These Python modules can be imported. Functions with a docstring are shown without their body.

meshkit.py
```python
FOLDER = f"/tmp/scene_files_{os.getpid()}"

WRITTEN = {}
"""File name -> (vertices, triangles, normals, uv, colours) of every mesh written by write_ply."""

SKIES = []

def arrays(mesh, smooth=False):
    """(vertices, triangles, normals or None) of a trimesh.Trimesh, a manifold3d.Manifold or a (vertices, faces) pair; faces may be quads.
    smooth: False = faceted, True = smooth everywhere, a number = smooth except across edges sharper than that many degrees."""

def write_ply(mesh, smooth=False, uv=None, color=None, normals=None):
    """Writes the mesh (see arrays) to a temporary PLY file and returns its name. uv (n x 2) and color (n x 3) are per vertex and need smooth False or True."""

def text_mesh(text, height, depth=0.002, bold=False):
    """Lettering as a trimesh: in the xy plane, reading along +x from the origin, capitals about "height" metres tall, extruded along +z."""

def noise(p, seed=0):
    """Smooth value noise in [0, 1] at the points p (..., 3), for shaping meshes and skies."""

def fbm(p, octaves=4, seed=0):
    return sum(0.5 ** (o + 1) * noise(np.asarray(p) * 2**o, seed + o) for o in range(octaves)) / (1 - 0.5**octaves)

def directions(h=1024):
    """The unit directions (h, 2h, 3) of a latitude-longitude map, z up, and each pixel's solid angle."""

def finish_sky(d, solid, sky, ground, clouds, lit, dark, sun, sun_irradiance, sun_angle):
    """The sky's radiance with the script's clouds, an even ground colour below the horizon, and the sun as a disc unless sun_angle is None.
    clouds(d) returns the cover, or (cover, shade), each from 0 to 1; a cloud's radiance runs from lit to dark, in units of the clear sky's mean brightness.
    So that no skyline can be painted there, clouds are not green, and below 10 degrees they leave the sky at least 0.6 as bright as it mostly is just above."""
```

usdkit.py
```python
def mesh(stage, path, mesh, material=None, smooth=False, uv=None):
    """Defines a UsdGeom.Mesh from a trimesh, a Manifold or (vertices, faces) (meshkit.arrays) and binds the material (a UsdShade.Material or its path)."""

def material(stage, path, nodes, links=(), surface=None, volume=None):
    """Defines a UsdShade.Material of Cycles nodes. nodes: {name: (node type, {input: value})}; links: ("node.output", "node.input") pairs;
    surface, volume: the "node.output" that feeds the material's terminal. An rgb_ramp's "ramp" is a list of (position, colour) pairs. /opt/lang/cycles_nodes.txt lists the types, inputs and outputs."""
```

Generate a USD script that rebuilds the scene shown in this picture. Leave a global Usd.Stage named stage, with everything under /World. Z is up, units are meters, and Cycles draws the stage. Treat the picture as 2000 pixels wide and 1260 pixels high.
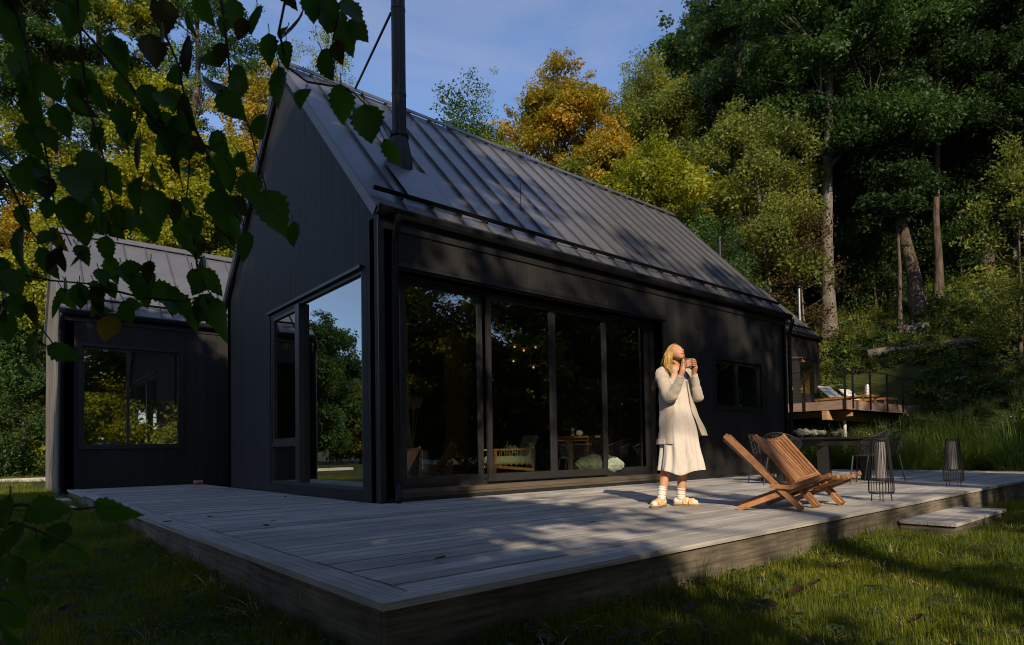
import math, random, colorsys
import numpy as np, trimesh, usdkit, meshkit
import manifold3d as m3
from pxr import Usd, UsdGeom, UsdLux, UsdShade, Gf, Sdf, Vt
from shapely.geometry import Polygon, box as sbox, Point
from shapely import affinity
random.seed(7)
rng = np.random.default_rng(11)
stage = Usd.Stage.CreateInMemory()
UsdGeom.SetStageUpAxis(stage, UsdGeom.Tokens.z)
UsdGeom.SetStageMetersPerUnit(stage, 1.0)
UsdGeom.Xform.Define(stage, '/World')
UsdGeom.Scope.Define(stage, '/World/Looks')
A3 = lambda *a: np.array(a, float)

# ------------------------------------------------------------------ camera
CAM = A3(-3.548, -6.928, .606)
FW = A3(0.66527232, 0.74599232, 0.03013639); FW /= np.linalg.norm(FW)
RT = A3(0.74656963, -0.66507119, -0.01772296); RT -= FW * (RT @ FW); RT /= np.linalg.norm(RT)
UP = np.cross(RT, FW)
FPX, CX, CY = 1221.07, 1059.57, 842.62      # lens in units of a 2000 x 1260 picture
cam = UsdGeom.Camera.Define(stage, '/World/camera')
cam.CreateProjectionAttr('perspective')
cam.CreateHorizontalApertureAttr(36.0)
cam.CreateVerticalApertureAttr(36.0 * 645 / 1024)
cam.CreateFocalLengthAttr(FPX * 36 / 2000)
cam.CreateHorizontalApertureOffsetAttr((1000 - CX) / 2000 * 36)
cam.CreateVerticalApertureOffsetAttr((CY - 630) / 2000 * 36)
cam.CreateFStopAttr(9.0)
cam.CreateFocusDistanceAttr(6.0)
cam.CreateExposureAttr(0.58)
cam.CreateClippingRangeAttr(Gf.Vec2f(.02, 2000))
cam.AddTransformOp().Set(Gf.Matrix4d(*RT, 0, *UP, 0, *(-FW), 0, *CAM, 1))

# ------------------------------------------------------------------ sun and sky
SUN_EL = math.radians(30)
SUN_H = A3(-.548, -.836, 0); SUN_H /= np.linalg.norm(SUN_H)
SUN = SUN_H * math.cos(SUN_EL) + A3(0, 0, math.sin(SUN_EL))       # direction towards the sun
sun = UsdLux.DistantLight.Define(stage, '/World/sun')
sun.CreateNormalizeAttr(True)
sun.CreateIntensityAttr(1.1)
sun.CreateAngleAttr(.55)
sun.CreateColorAttr(Gf.Vec3f(1.0, .83, .62))
sz = SUN; sx = np.cross([0, 0, 1.], sz); sx /= np.linalg.norm(sx); sy = np.cross(sz, sx)
sun.AddTransformOp().Set(Gf.Matrix4d(*sx, 0, *sy, 0, *sz, 0, 0, 0, 50, 1))
dome = UsdLux.DomeLight.Define(stage, '/World/sky')
dome.GetPrim().SetCustomDataByKey('kind', 'structure')
sky_mat = usdkit.material(stage, '/World/Looks/sky', {
    'sky': ('sky_texture', {'sky_type': 'single_scattering', 'sun_disc': False, 'sun_elevation': SUN_EL, 'sun_rotation': math.atan2(SUN[0], SUN[1]),
                            'altitude': 200.0, 'air_density': 1.0, 'aerosol_density': .5, 'ozone_density': 3.0}),
    'tc': ('texture_coordinate', {}),
    'sep': ('separate_xyz', {}),
    'mp': ('mapping', {'scale': (1.3, 2.2, 6.5), 'rotation': (0.0, 0.0, 0.6)}),
    'n': ('noise_texture', {'scale': 1.5, 'detail': 7.0, 'roughness': .58, 'distortion': .5}),
    'r': ('rgb_ramp', {'ramp': [(.40, (0, 0, 0)), (.78, (.6, .6, .6))]}),
    'cl': ('mix', {'mix_type': 'mix', 'color2': (2.6, 2.75, 3.5)}), 'gr': ('mix', {'mix_type': 'multiply', 'fac': 1.0, 'color2': (1.0, .99, 1.06)}),
    'bg': ('background_shader', {'strength': .118})},
    [('tc.generated', 'mp.vector'), ('mp.vector', 'n.vector'), ('n.fac', 'r.fac'), ('r.color', 'cl.fac'), ('sky.color', 'gr.color1'), ('gr.color', 'cl.color1'), ('cl.color', 'bg.color')], surface='bg.background')
UsdShade.MaterialBindingAPI.Apply(dome.GetPrim()).Bind(sky_mat)

# ------------------------------------------------------------------ helpers
def ray(x, y): return RT * (x - CX) / FPX - UP * (y - CY) / FPX + FW
def at(x, y, d): return CAM + ray(x, y) * d                       # the place seen at a picture point, d metres deep
def onz(x, y, z=0.): v = ray(x, y); return CAM + v * (z - CAM[2]) / v[2]
def ony(x, y, Y): v = ray(x, y); return CAM + v * (Y - CAM[1]) / v[1]
def onx(x, y, X): v = ray(x, y); return CAM + v * (X - CAM[0]) / v[0]

_used = {}
def uniq(parent, name):
    k = _used.get((parent, name), 0); _used[(parent, name)] = k + 1
    return f'{parent}/{name}' if k == 0 else f'{parent}/{name}_{k:03d}'
def path_of(p): return '/World' if p is None else str(p.GetPath())
def tag(p, label=None, cat=None, group=None, kind=None):
    for k, v in (('label', label), ('category', cat), ('group', group), ('kind', kind)):
        if v: p.SetCustomDataByKey(k, v)
    return p
def thing(name, label=None, cat=None, loc=(0, 0, 0), rz=0., group=None, kind=None):
    x = UsdGeom.Xform.Define(stage, uniq('/World', name))
    x.AddTranslateOp().Set(Gf.Vec3d(*map(float, loc)))
    if rz: x.AddRotateZOp().Set(math.degrees(rz))
    return tag(x.GetPrim(), label, cat, group, kind)
def part(parent, name, mesh, mat, smooth=False, label=None, kind=None):
    if isinstance(mesh, list): mesh = cat(mesh)
    if isinstance(mesh, trimesh.Trimesh): mesh.remove_unreferenced_vertices()
    return tag(usdkit.mesh(stage, uniq(path_of(parent), name), mesh, mat, smooth).GetPrim(), label, None, None, kind)
def single(name, mesh, mat, label=None, category=None, group=None, kind=None, smooth=False):
    return tag(part(None, name, mesh, mat, smooth), label, category, group, kind)
def copy_of(src, name, loc, rz, label, cat=None, group=None):
    x = UsdGeom.Xform.Define(stage, uniq('/World', name)); p = x.GetPrim()
    p.GetReferences().AddInternalReference(src.GetPath())
    x.ClearXformOpOrder()
    p.SetInstanceable(True)
    x.AddTranslateOp().Set(Gf.Vec3d(*map(float, loc))); x.AddRotateZOp().Set(math.degrees(rz))
    return tag(p, label, cat, group)

def cat(l): return trimesh.util.concatenate([m for m in l if m is not None])
def tm(v, f): return trimesh.Trimesh(np.asarray(v, float), np.asarray(f), process=False)
BF = np.array([[0, 2, 1], [0, 3, 2], [4, 5, 6], [4, 6, 7], [0, 1, 5], [0, 5, 4], [1, 2, 6], [1, 6, 5], [2, 3, 7], [2, 7, 6], [3, 0, 4], [3, 4, 7]])
def hexa(p): return tm(p, BF)                                     # 8 corners: bottom ring then top ring, counter-clockwise
def bx(x0, x1, y0, y1, z0, z1):
    return hexa([(x0, y0, z0), (x1, y0, z0), (x1, y1, z0), (x0, y1, z0), (x0, y0, z1), (x1, y0, z1), (x1, y1, z1), (x0, y1, z1)])
def bevel_box(x0, x1, y0, y1, z0, z1, b=.006):
    m = m3.Manifold.batch_hull([m3.Manifold.cube((x1 - x0 - 2 * b, y1 - y0 - 2 * b, z1 - z0)).translate((x0 + b, y0 + b, z0)),
                                m3.Manifold.cube((x1 - x0, y1 - y0, z1 - z0 - 2 * b)).translate((x0, y0, z0 + b))])
    q = m.to_mesh(); return tm(q.vert_properties[:, :3], q.tri_verts)
def bar(p, q, w, h, up=(0, 0, 1), b=0):
    """A square bar from p to q, w wide and h high (along up)."""
    p, q = A3(*p), A3(*q); d = q - p; L = np.linalg.norm(d); d /= L
    s = np.cross(d, up); s /= np.linalg.norm(s); u = np.cross(s, d)
    m = bevel_box(0, L, -w / 2, w / 2, -h / 2, h / 2, b) if b else bx(0, L, -w / 2, w / 2, -h / 2, h / 2)
    T = np.eye(4); T[:3, 0], T[:3, 1], T[:3, 2], T[:3, 3] = d, -s, u, p
    m.apply_transform(T)
    return m
def tube(pts, r, n=8, cap=True):
    p = np.asarray(pts, float); r = np.broadcast_to(np.asarray(r, float), (len(p),))
    t = np.gradient(p, axis=0); t /= np.linalg.norm(t, axis=1, keepdims=True) + 1e-12
    a = np.zeros_like(t); ref = A3(0, 0, 1) if abs(t[0, 2]) < .9 else A3(1, 0, 0)
    for i in range(len(p)):
        ref = ref - t[i] * (ref @ t[i]); ref /= np.linalg.norm(ref); a[i] = ref
    b = np.cross(t, a); an = np.arange(n) * 2 * np.pi / n
    v = (p[:, None] + r[:, None, None] * (np.cos(an)[None, :, None] * a[:, None] + np.sin(an)[None, :, None] * b[:, None])).reshape(-1, 3)
    i, j = np.meshgrid(np.arange(len(p) - 1), np.arange(n), indexing='ij')
    q = np.stack([i * n + j, i * n + (j + 1) % n, (i + 1) * n + (j + 1) % n, (i + 1) * n + j], -1).reshape(-1, 4)
    f = np.vstack([q[:, [0, 1, 2]], q[:, [0, 2, 3]]])
    if cap:
        k = len(v); v = np.vstack([v, p[0], p[-1]]); e = (len(p) - 1) * n
        f = np.vstack([f, [[k, (j + 1) % n, j] for j in range(n)], [[k + 1, e + j, e + (j + 1) % n] for j in range(n)]])
    return tm(v, f)
def lathe(prof, n=24, at_=(0, 0, 0)):
    pr = np.asarray(prof, float); an = np.arange(n) * 2 * np.pi / n
    v = np.stack([pr[:, None, 0] * np.cos(an), pr[:, None, 0] * np.sin(an), np.repeat(pr[:, 1:2], n, 1)], -1).reshape(-1, 3) + at_
    i, j = np.meshgrid(np.arange(len(pr) - 1), np.arange(n), indexing='ij')
    q = np.stack([i * n + j, i * n + (j + 1) % n, (i + 1) * n + (j + 1) % n, (i + 1) * n + j], -1).reshape(-1, 4)
    return tm(v, np.vstack([q[:, [0, 1, 2]], q[:, [0, 2, 3]]]))
def plate(poly, o, u, v, t0, t1):
    """A flat polygon with holes as a plate between heights t0 and t1 along the normal u x v."""
    o, u, v = A3(*o), A3(*u), A3(*v); w = np.cross(u, v); out = []
    for g in (getattr(poly, 'geoms', None) or [poly]):
        if g.is_empty or g.geom_type != 'Polygon' or g.area < 1e-5: continue
        m = trimesh.creation.extrude_polygon(g, t1 - t0, engine='earcut')
        T = np.eye(4); T[:3, 0], T[:3, 1], T[:3, 2], T[:3, 3] = u, v, w, o + w * t0
        m.apply_transform(T); out.append(m)
    return out
def sphere(c, r, n=2, s=(1, 1, 1)):
    m = trimesh.creation.icosphere(n, 1.0); m.vertices = m.vertices * (np.asarray(s) * r) + c; return m
def hull(pts_r):
    return m3.Manifold.batch_hull([m3.Manifold.sphere(float(r), 14).translate(tuple(map(float, c))) for c, r in pts_r])
def bone(p, q, r0, r1): return hull([(p, r0), (q, r1)])
def soft(parts, edge=.012, it=10):
    m = parts[0]
    for k in parts[1:]: m = m + k
    m = m.refine_to_length(edge); q = m.to_mesh(); t = tm(q.vert_properties[:, :3], q.tri_verts); t.merge_vertices()
    trimesh.smoothing.filter_taubin(t, iterations=it); return t

# ------------------------------------------------------------------ materials
M = {}
def mat(name, c1, c2=None, scale=(4, 4, 4), rough=.6, bump=0., metallic=0., rand=0., spec=.5, detail=4., obj=False, sheen=0., coat=0., sss=0., mottle=0., dist=.01):
    """Principled surface whose colour runs from c1 to c2 over stretched noise; rand varies it from piece to piece."""
    c2 = c2 or c1
    n = {'g': ('texture_coordinate', {}) if obj else ('geometry', {}), 'mp': ('mapping', {'scale': tuple(map(float, scale))}), 'n': ('noise_texture', {'scale': 1.0, 'detail': detail, 'roughness': .6}),
         'r': ('rgb_ramp', {'ramp': [(.3, c1), (.7, c2)]}),
         'p': ('principled_bsdf', {'roughness': rough, 'metallic': metallic, 'specular_ior_level': spec, 'sheen_weight': sheen, 'coat_weight': coat, 'subsurface_weight': sss, 'subsurface_radius': (.01, .004, .002)})}
    l = [('g.object' if obj else 'g.position', 'mp.vector'), ('mp.vector', 'n.vector'), ('n.fac', 'r.fac')]
    col = 'r.color'
    if mottle:
        n['n2'] = ('noise_texture', {'scale': 1.7, 'detail': 5.0, 'roughness': .65}); n['mr2'] = ('map_range', {'from_min': .3, 'from_max': .7, 'to_min': 1 - mottle, 'to_max': 1 + mottle}); n['m2'] = ('mix', {'mix_type': 'multiply', 'fac': 1.0})
        l += [('g.object' if obj else 'g.position', 'n2.vector'), ('n2.fac', 'mr2.value'), (col, 'm2.color1'), ('mr2.result', 'm2.color2')]; col = 'm2.color'
    if rand:
        n['oi'] = ('object_info', {}); n['mr'] = ('map_range', {'to_min': 1 - rand, 'to_max': 1 + rand}); n['mx'] = ('mix', {'mix_type': 'multiply', 'fac': 1.0})
        l += [('oi.random', 'mr.value'), (col, 'mx.color1'), ('mr.result', 'mx.color2')]; col = 'mx.color'
    l.append((col, 'p.base_color'))
    if bump:
        n['b'] = ('bump', {'strength': bump, 'distance': dist}); l += [('n.fac', 'b.height'), ('b.normal', 'p.normal')]
    M[name] = usdkit.material(stage, f'/World/Looks/{name}', n, l, surface='p.BSDF')
    return M[name]
mat('black_siding_front', (.0095, .0091, .0089), (.0165, .0155, .0145), (40, 40, 1.5), .66, .22, rand=.15, mottle=.15, spec=.3)
mat('black_trim', (.010, .010, .010), (.015, .0145, .014), (8, 8, 8), .42, .05)
mat('black_frame', (.017, .0165, .017), (.022, .0215, .022), (6, 6, 6), .38, .03)
mat('roof_metal', (.072, .073, .080), (.090, .091, .097), (3, 3, 3), .30, .03, rand=.06, mottle=.08, spec=.9)
mat('seam_metal', (.05, .05, .055), (.06, .06, .065), (3, 3, 3), .4, 0)
mat('pipe_black', (.008, .008, .009), (.012, .012, .013), (5, 5, 5), .36, .02, spec=.22)
mat('steel_grey', (.28, .28, .28), (.34, .33, .32), (9, 9, 9), .35, .03, metallic=.8)
mat('galvanised', (.50, .48, .45), (.60, .58, .54), (9, 9, 9), .4, .03, metallic=.6)
mat('copper', (.55, .26, .14), (.62, .32, .18), (9, 9, 9), .35, .03, metallic=.8)
mat('deck_wood', (.20, .188, .172), (.43, .405, .37), (1.6, 55, 55), .78, .6, rand=.22, mottle=.2, spec=.25, dist=.004)
mat('deck_wood_side', (.20, .188, .172), (.42, .395, .36), (55, 1.6, 55), .78, .6, rand=.18, mottle=.2, spec=.25, dist=.004)
mat('fascia_wood', (.06, .05, .036), (.17, .145, .11), (2.2, 2.2, 42), .85, .6, rand=.15, mottle=.5, spec=.2, detail=8.)
mat('wing_wood', (.09, .08, .066), (.15, .135, .115), (30, 30, 1.4), .8, .3, rand=.15, mottle=.2, spec=.2)
mat('sill_wood', (.06, .047, .034), (.11, .088, .062), (1.5, 20, 20), .7, .2, spec=.3)
mat('chair_wood', (.16, .068, .026), (.35, .165, .066), (9, 40, 9), .5, .15, rand=.34, obj=True)
mat('oak', (.36, .17, .055), (.50, .26, .09), (20, 20, 4), .5, .1, rand=.12)
mat('dark_wall', (.035, .026, .018), (.06, .044, .03), (4, 4, 1), .8, .05)
mat('plaster', (.42, .40, .36), (.48, .46, .42), (3, 3, 3), .85, .05)
mat('interior_floor', (.16, .13, .10), (.22, .18, .14), (1.5, 25, 25), .5, .05)
mat('concrete', (.30, .29, .27), (.42, .40, .38), (6, 6, 6), .85, .3, mottle=.2)
mat('grey_stone', (.08, .077, .07), (.24, .225, .20), (7, 7, 7), .85, .5, rand=.3, obj=True)
mat('terrace_wood', (.16, .105, .075), (.26, .175, .125), (3, 3, 25), .75, .2, rand=.12)
mat('beam_wood', (.30, .17, .075), (.42, .25, .11), (3, 3, 20), .7, .2, rand=.1)
mat('cedar_inside', (.50, .33, .05), (.62, .42, .08), (2, 2, 16), .6, .1)
mat('white_cushion', (.50, .49, .47), (.58, .57, .55), (20, 20, 20), .9, .15)
mat('bark', (.035, .027, .020), (.12, .095, .072), (9, 9, 2.2), .95, .8, mottle=.3, spec=.1, dist=.05)
mat('pale_bark', (.06, .05, .04), (.19, .165, .135), (6, 6, 2), .9, .6, mottle=.3, spec=.15, dist=.03)
mat('earth', (.018, .028, .008), (.042, .052, .014), (1.2, 1.2, 1.2), .95, .4, mottle=.3, spec=.1)
mat('ceramic', (.10, .09, .085), (.16, .15, .14), (30, 30, 30), .35, .05)
mat('white_paint', (.72, .71, .68), None, (4, 4, 4), .5)
mat('lamp_white', (.22, .215, .21), (.27, .26, .25), (20, 20, 20), .8, .05)
mat('net_black', (.016, .015, .014), (.022, .021, .020), (9, 9, 9), .55, .05)
mat('straw', (.45, .33, .16), (.6, .46, .25), (20, 20, 5), .9, .2)
mat('wool', (.20, .25, .17), (.30, .36, .26), (24, 24, 24), .95, .8, sheen=.3)
mat('fleece', (.45, .42, .36), (.6, .57, .50), (30, 30, 30), .95, .8, sheen=.3)
mat('linen_green', (.25, .30, .22), (.32, .38, .28), (30, 30, 30), .9, .2)
mat('bottle_white', (.62, .65, .60), None, (4, 4, 4), .35)
mat('bottle_green', (.10, .38, .08), None, (4, 4, 4), .4)
mat('blind', (.05, .052, .048), (.06, .06, .056), (4, 4, 60), .9, .1)
mat('red_paper', (.30, .05, .04), (.4, .08, .06), (9, 9, 9), .7)
M['bulb'] = usdkit.material(stage, '/World/Looks/bulb', {'e': ('emission', {'color': (1.0, .55, .22), 'strength': .9})}, [], surface='e.emission')

def pane_mat(name, f0, tint=(.80, .84, .80)):
    """Window glass: see-through, mirroring more the flatter one looks along it (the same from both sides)."""
    M[name] = usdkit.material(stage, f'/World/Looks/{name}', {
        'w': ('layer_weight', {'blend': .5}), 'pw': ('math', {'math_type': 'power', 'value2': 4.0}), 'f': ('math', {'math_type': 'multiply_add', 'value2': 1 - f0, 'value3': f0}),
        'tc': ('geometry', {}), 'n': ('noise_texture', {'scale': .9, 'detail': 1.0}), 'b': ('bump', {'strength': .06, 'distance': .01}),
        't': ('transparent_bsdf', {'color': tint}), 'g': ('glossy_bsdf', {'color': (.97, 1.0, .99), 'roughness': 0.0}), 'm': ('mix_closure', {})},
        [('w.facing', 'pw.value1'), ('pw.value', 'f.value1'), ('f.value', 'm.fac'), ('tc.position', 'n.vector'), ('n.fac', 'b.height'), ('b.normal', 'g.normal'), ('t.BSDF', 'm.closure1'), ('g.BSDF', 'm.closure2')], surface='m.closure')
pane_mat('door_glass', .30, (.62, .64, .56))
pane_mat('gable_glass', .42, (.60, .64, .60))

def leaf_mat(name, cols, trans=.45, rough=.55, nscale=.55):
    """Leaf colour varies leaf by leaf and in drifts; light passes through."""
    k = len(cols)
    M[name] = usdkit.material(stage, f'/World/Looks/{name}', {
        'g': ('geometry', {}), 'n': ('noise_texture', {'scale': nscale, 'detail': 3.0, 'roughness': .6}),
        'ad': ('math', {'math_type': 'multiply_add', 'value2': .42}), 'sc': ('math', {'math_type': 'multiply_add', 'value2': 1.5, 'value3': -.48}),
        'r': ('rgb_ramp', {'ramp': [(i / (k - 1), c) for i, c in enumerate(cols)]}),
        'p': ('principled_bsdf', {'roughness': rough, 'specular_ior_level': .35}),
        't': ('translucent_bsdf', {}), 'hs': ('hsv', {'hue': .49, 'saturation': 1.12, 'value': 1.25}), 'm': ('mix_closure', {'fac': trans})},
        [('g.position', 'n.vector'), ('n.fac', 'sc.value1'), ('g.random_per_island', 'ad.value1'), ('sc.value', 'ad.value3'), ('ad.value', 'r.fac'),
         ('r.color', 'p.base_color'), ('r.color', 'hs.color'), ('hs.color', 't.color'), ('p.BSDF', 'm.closure1'), ('t.BSDF', 'm.closure2')], surface='m.closure')
leaf_mat('leaf_green', [(0.0216, 0.048, 0.0096), (0.036, 0.078, 0.0144), (0.06, 0.114, 0.0216), (0.09, 0.144, 0.0264)])
leaf_mat('leaf_dark', [(0.0115, 0.0299, 0.0069), (0.0207, 0.0483, 0.01035), (0.0345, 0.0713, 0.01495), (0.0575, 0.09775, 0.0207)])
leaf_mat('leaf_yellowgreen', [(0.1008, 0.1344, 0.0112), (0.2128, 0.224, 0.01344), (0.3808, 0.3248, 0.01792), (0.4928, 0.3696, 0.02016)])
leaf_mat('leaf_gold', [(0.117, 0.1235, 0.013), (0.26, 0.195, 0.0156), (0.442, 0.26, 0.0156), (0.52, 0.221, 0.013)])
leaf_mat('leaf_olive', [(0.0728, 0.1019, 0.01747), (0.1456, 0.1747, 0.02621), (0.2475, 0.233, 0.03203), (0.3786, 0.2766, 0.0364)])
leaf_mat('leaf_rust', [(.04, .035, .010), (.07, .04, .012), (.11, .05, .014), (.06, .06, .015)])
leaf_mat('birch_leaf', [(0.0435, 0.1087, 0.0174), (0.0609, 0.1421, 0.0203), (0.087, 0.174, 0.0232), (0.1232, 0.1305, 0.0203)], trans=.5, rough=.42, nscale=9.)
leaf_mat('birch_leaf_brown', [(.05, .055, .012), (.07, .06, .014), (.09, .07, .016), (.05, .06, .012)], trans=.35, rough=.5, nscale=9.)
leaf_mat('birch_leaf_yellow', [(.22, .16, .02), (.30, .20, .02), (.25, .2, .03), (.2, .15, .02)], trans=.35, rough=.5, nscale=9.)
leaf_mat('grass_blade', [(.055, .085, .006), (.125, .155, .010), (.25, .25, .016), (.36, .31, .05)], trans=.45, nscale=.8)
leaf_mat('grass_tall', [(.045, .085, .012), (.08, .13, .016), (.13, .18, .024), (.24, .24, .07)], trans=.3, nscale=.7)
leaf_mat('weed_leaf', [(0.022, 0.0385, 0.0088), (0.0385, 0.0605, 0.0132), (0.0605, 0.088, 0.0198), (0.099, 0.11, 0.033)], trans=.3, nscale=.6)
# ------------------------------------------------------------------ ground
def smooth(t): t = np.clip(t, 0, 1); return t * t * (3 - 2 * t)
def ground_z(x, y):
    x, y = np.asarray(x, float), np.asarray(y, float)
    s = .93 * x + .37 * y - 13.3
    ramp = np.where(s > 0, .6 * (np.sqrt(s * s + 2.2) - 1.48), 0) * (1 - .35 * smooth((s - 14) / 40))
    base = -.28 + .12 * smooth((y + 2) / 10) + .16 * smooth((y - 8) / 12)
    base = base + .05 * (meshkit.fbm(np.stack([x * .35, y * .35, 0 * x], -1), 3, 2) - .5)
    bump = (meshkit.fbm(np.stack([x * .22, y * .22, 0 * x], -1), 4, 5) - .5) * 1.1 * smooth((s - 1.5) / 6)
    d = np.hypot(np.maximum(np.maximum(14.3 - x, x - 19.6), 0), np.maximum(np.maximum(-1.2 - y, y - 2.9), 0))      # level bench cut for the terrace
    return np.minimum(base + ramp + bump, 1.15 + .95 * d)
def graded(lo, hi, fine, far):
    a = np.arange(lo, hi + 1e-6, fine); up = [a[-1]]; dn = [a[0]]; st = fine
    while up[-1] < far: st *= 1.25; up.append(up[-1] + st)
    st = fine
    while dn[-1] > -far: st *= 1.25; dn.append(dn[-1] - st)
    return np.concatenate([dn[::-1], a[1:-1], up])
gx, gy = graded(-12, 42, .5, 420), graded(-12, 42, .5, 420)
GX, GY = np.meshgrid(gx, gy, indexing='ij')
GZ = ground_z(GX, GY)
nn = len(gy); ii, jj = np.meshgrid(np.arange(len(gx) - 1), np.arange(nn - 1), indexing='ij')
qd = np.stack([ii * nn + jj, (ii + 1) * nn + jj, (ii + 1) * nn + jj + 1, ii * nn + jj + 1], -1).reshape(-1, 4)
single('ground', (np.stack([GX, GY, GZ], -1).reshape(-1, 3), qd), M['earth'], 'grassy ground rising to a wooded bank', None, kind='structure', smooth=True)

# ------------------------------------------------------------------ main house
W, L, ZE, YR, ZR = 6.30, 10.15, 3.66, 3.10, 6.86
SL = (ZR - ZE) / YR; PH = math.atan(SL); LS = YR / math.cos(PH)
house = thing('black_house', 'long black gabled house with standing seam roof behind the deck', 'house')
X, Y, Z = A3(1, 0, 0), A3(0, 1, 0), A3(0, 0, 1)
def clad(parent, poly, o, u, bw, mat_, gap=.0035, t=.02, name='siding_board'):
    """Upright boards over a wall polygon, each a piece of its own."""
    x0, y0, x1, y1 = poly.bounds; k = 0; x = x0
    while x < x1 - .02:
        s = poly.intersection(sbox(x + gap / 2, y0 - 1, min(x + bw, x1) - gap / 2, y1 + 1))
        for g in getattr(s, 'geoms', [s]):
            if g.geom_type == 'Polygon' and g.area > .004:
                pr = (k * 7919 % 5) * .0005
                part(parent, name, plate(g, o, u, Z, -t, pr), mat_)
        x += bw; k += 1
DX0, DX1, DZ = .27, 5.62, 2.90                                     # sliding door opening
SW = (7.25, 9.02, 1.40, 2.36)                                      # kitchen window
fac = Polygon([(0, 0), (L, 0), (L, 3.50), (0, 3.50)]).difference(sbox(DX0, -1, DX1, DZ)).difference(sbox(SW[0], SW[2], SW[1], SW[3]))
gab = Polygon([(0, 0), (0, ZE - .12), (-YR, ZR - .12), (-W, ZE - .12), (-W, 0)])
GW = (-3.86, -.44, .14, 2.94)                                      # gable window in (-y, z)
gabw = gab.difference(sbox(GW[0], GW[2], GW[1], GW[3]))
part(house, 'wall', plate(fac, (0, .02, 0), X, Z, -.2, -.021), M['dark_wall'])
part(house, 'wall', plate(gabw, (.02, 0, 0), -Y, Z, -.2, -.021), M['dark_wall'])
part(house, 'wall', plate(gab, (L, 0, 0), -Y, Z, -.03, .15), M['black_siding_front'], label='right gable wall')
part(house, 'wall', bx(0, L, W - .2, W, 0, ZE), M['dark_wall'])
clad(house, fac, (0, 0, 0), X, .198, M['black_siding_front'])
clad(house, gabw, (0, 0, 0), -Y, .2, M['black_siding_front'])
part(house, 'corner_board', bx(-.012, .07, -.028, -.004, 0, 3.45), M['black_trim'])
part(house, 'base_trim', [bx(.1, L, -.03, -.006, -.02, .05)], M['black_trim'])
# roof: panels between standing seams
sd, nm = A3(0, math.cos(PH), math.sin(PH)), A3(0, -math.sin(PH), math.cos(PH))
RO = A3(0, -.10, ZE - .10 * SL)
def roof_box(x0, x1, s0, s1, t0, t1, o=RO, s=sd, n=nm):
    P = lambda x, a, t: o + A3(x, 0, 0) + s * a + n * t
    return hexa([P(x0, s0, t0), P(x1, s0, t0), P(x1, s1, t0), P(x0, s1, t0), P(x0, s0, t1), P(x1, s0, t1), P(x1, s1, t1), P(x0, s1, t1)])
LR = LS + .10 / math.cos(PH)
npan = 23; pw = (L + .10) / npan
for k in range(npan):
    x0 = -.05 + k * pw
    part(house, 'roof_panel', roof_box(x0 + .004, x0 + pw - .004, 0, LR - .02, -.07, .001 * (k * 5 % 3)), M['roof_metal'])
    if k: part(house, 'roof_seam', roof_box(x0 - .011, x0 + .011, .02, LR - .03, -.004, .040), M['seam_metal'])
part(house, 'rake_trim', [roof_box(-.075, -.051, 0, LR, -.11, .012)], M['seam_metal'])
part(house, 'rake_trim', [roof_box(L + .051, L + .08, 0, LR, -.11, .012)], M['seam_metal'])
so, s2, n2 = A3(0, W + .1, ZE - .1 * SL), A3(0, -math.cos(PH), math.sin(PH)), A3(0, math.sin(PH), math.cos(PH))
part(house, 'rear_roof', roof_box(-.05, L + .05, 0, LR - .02, -.07, 0, so, s2, n2), M['roof_metal'])
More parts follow.
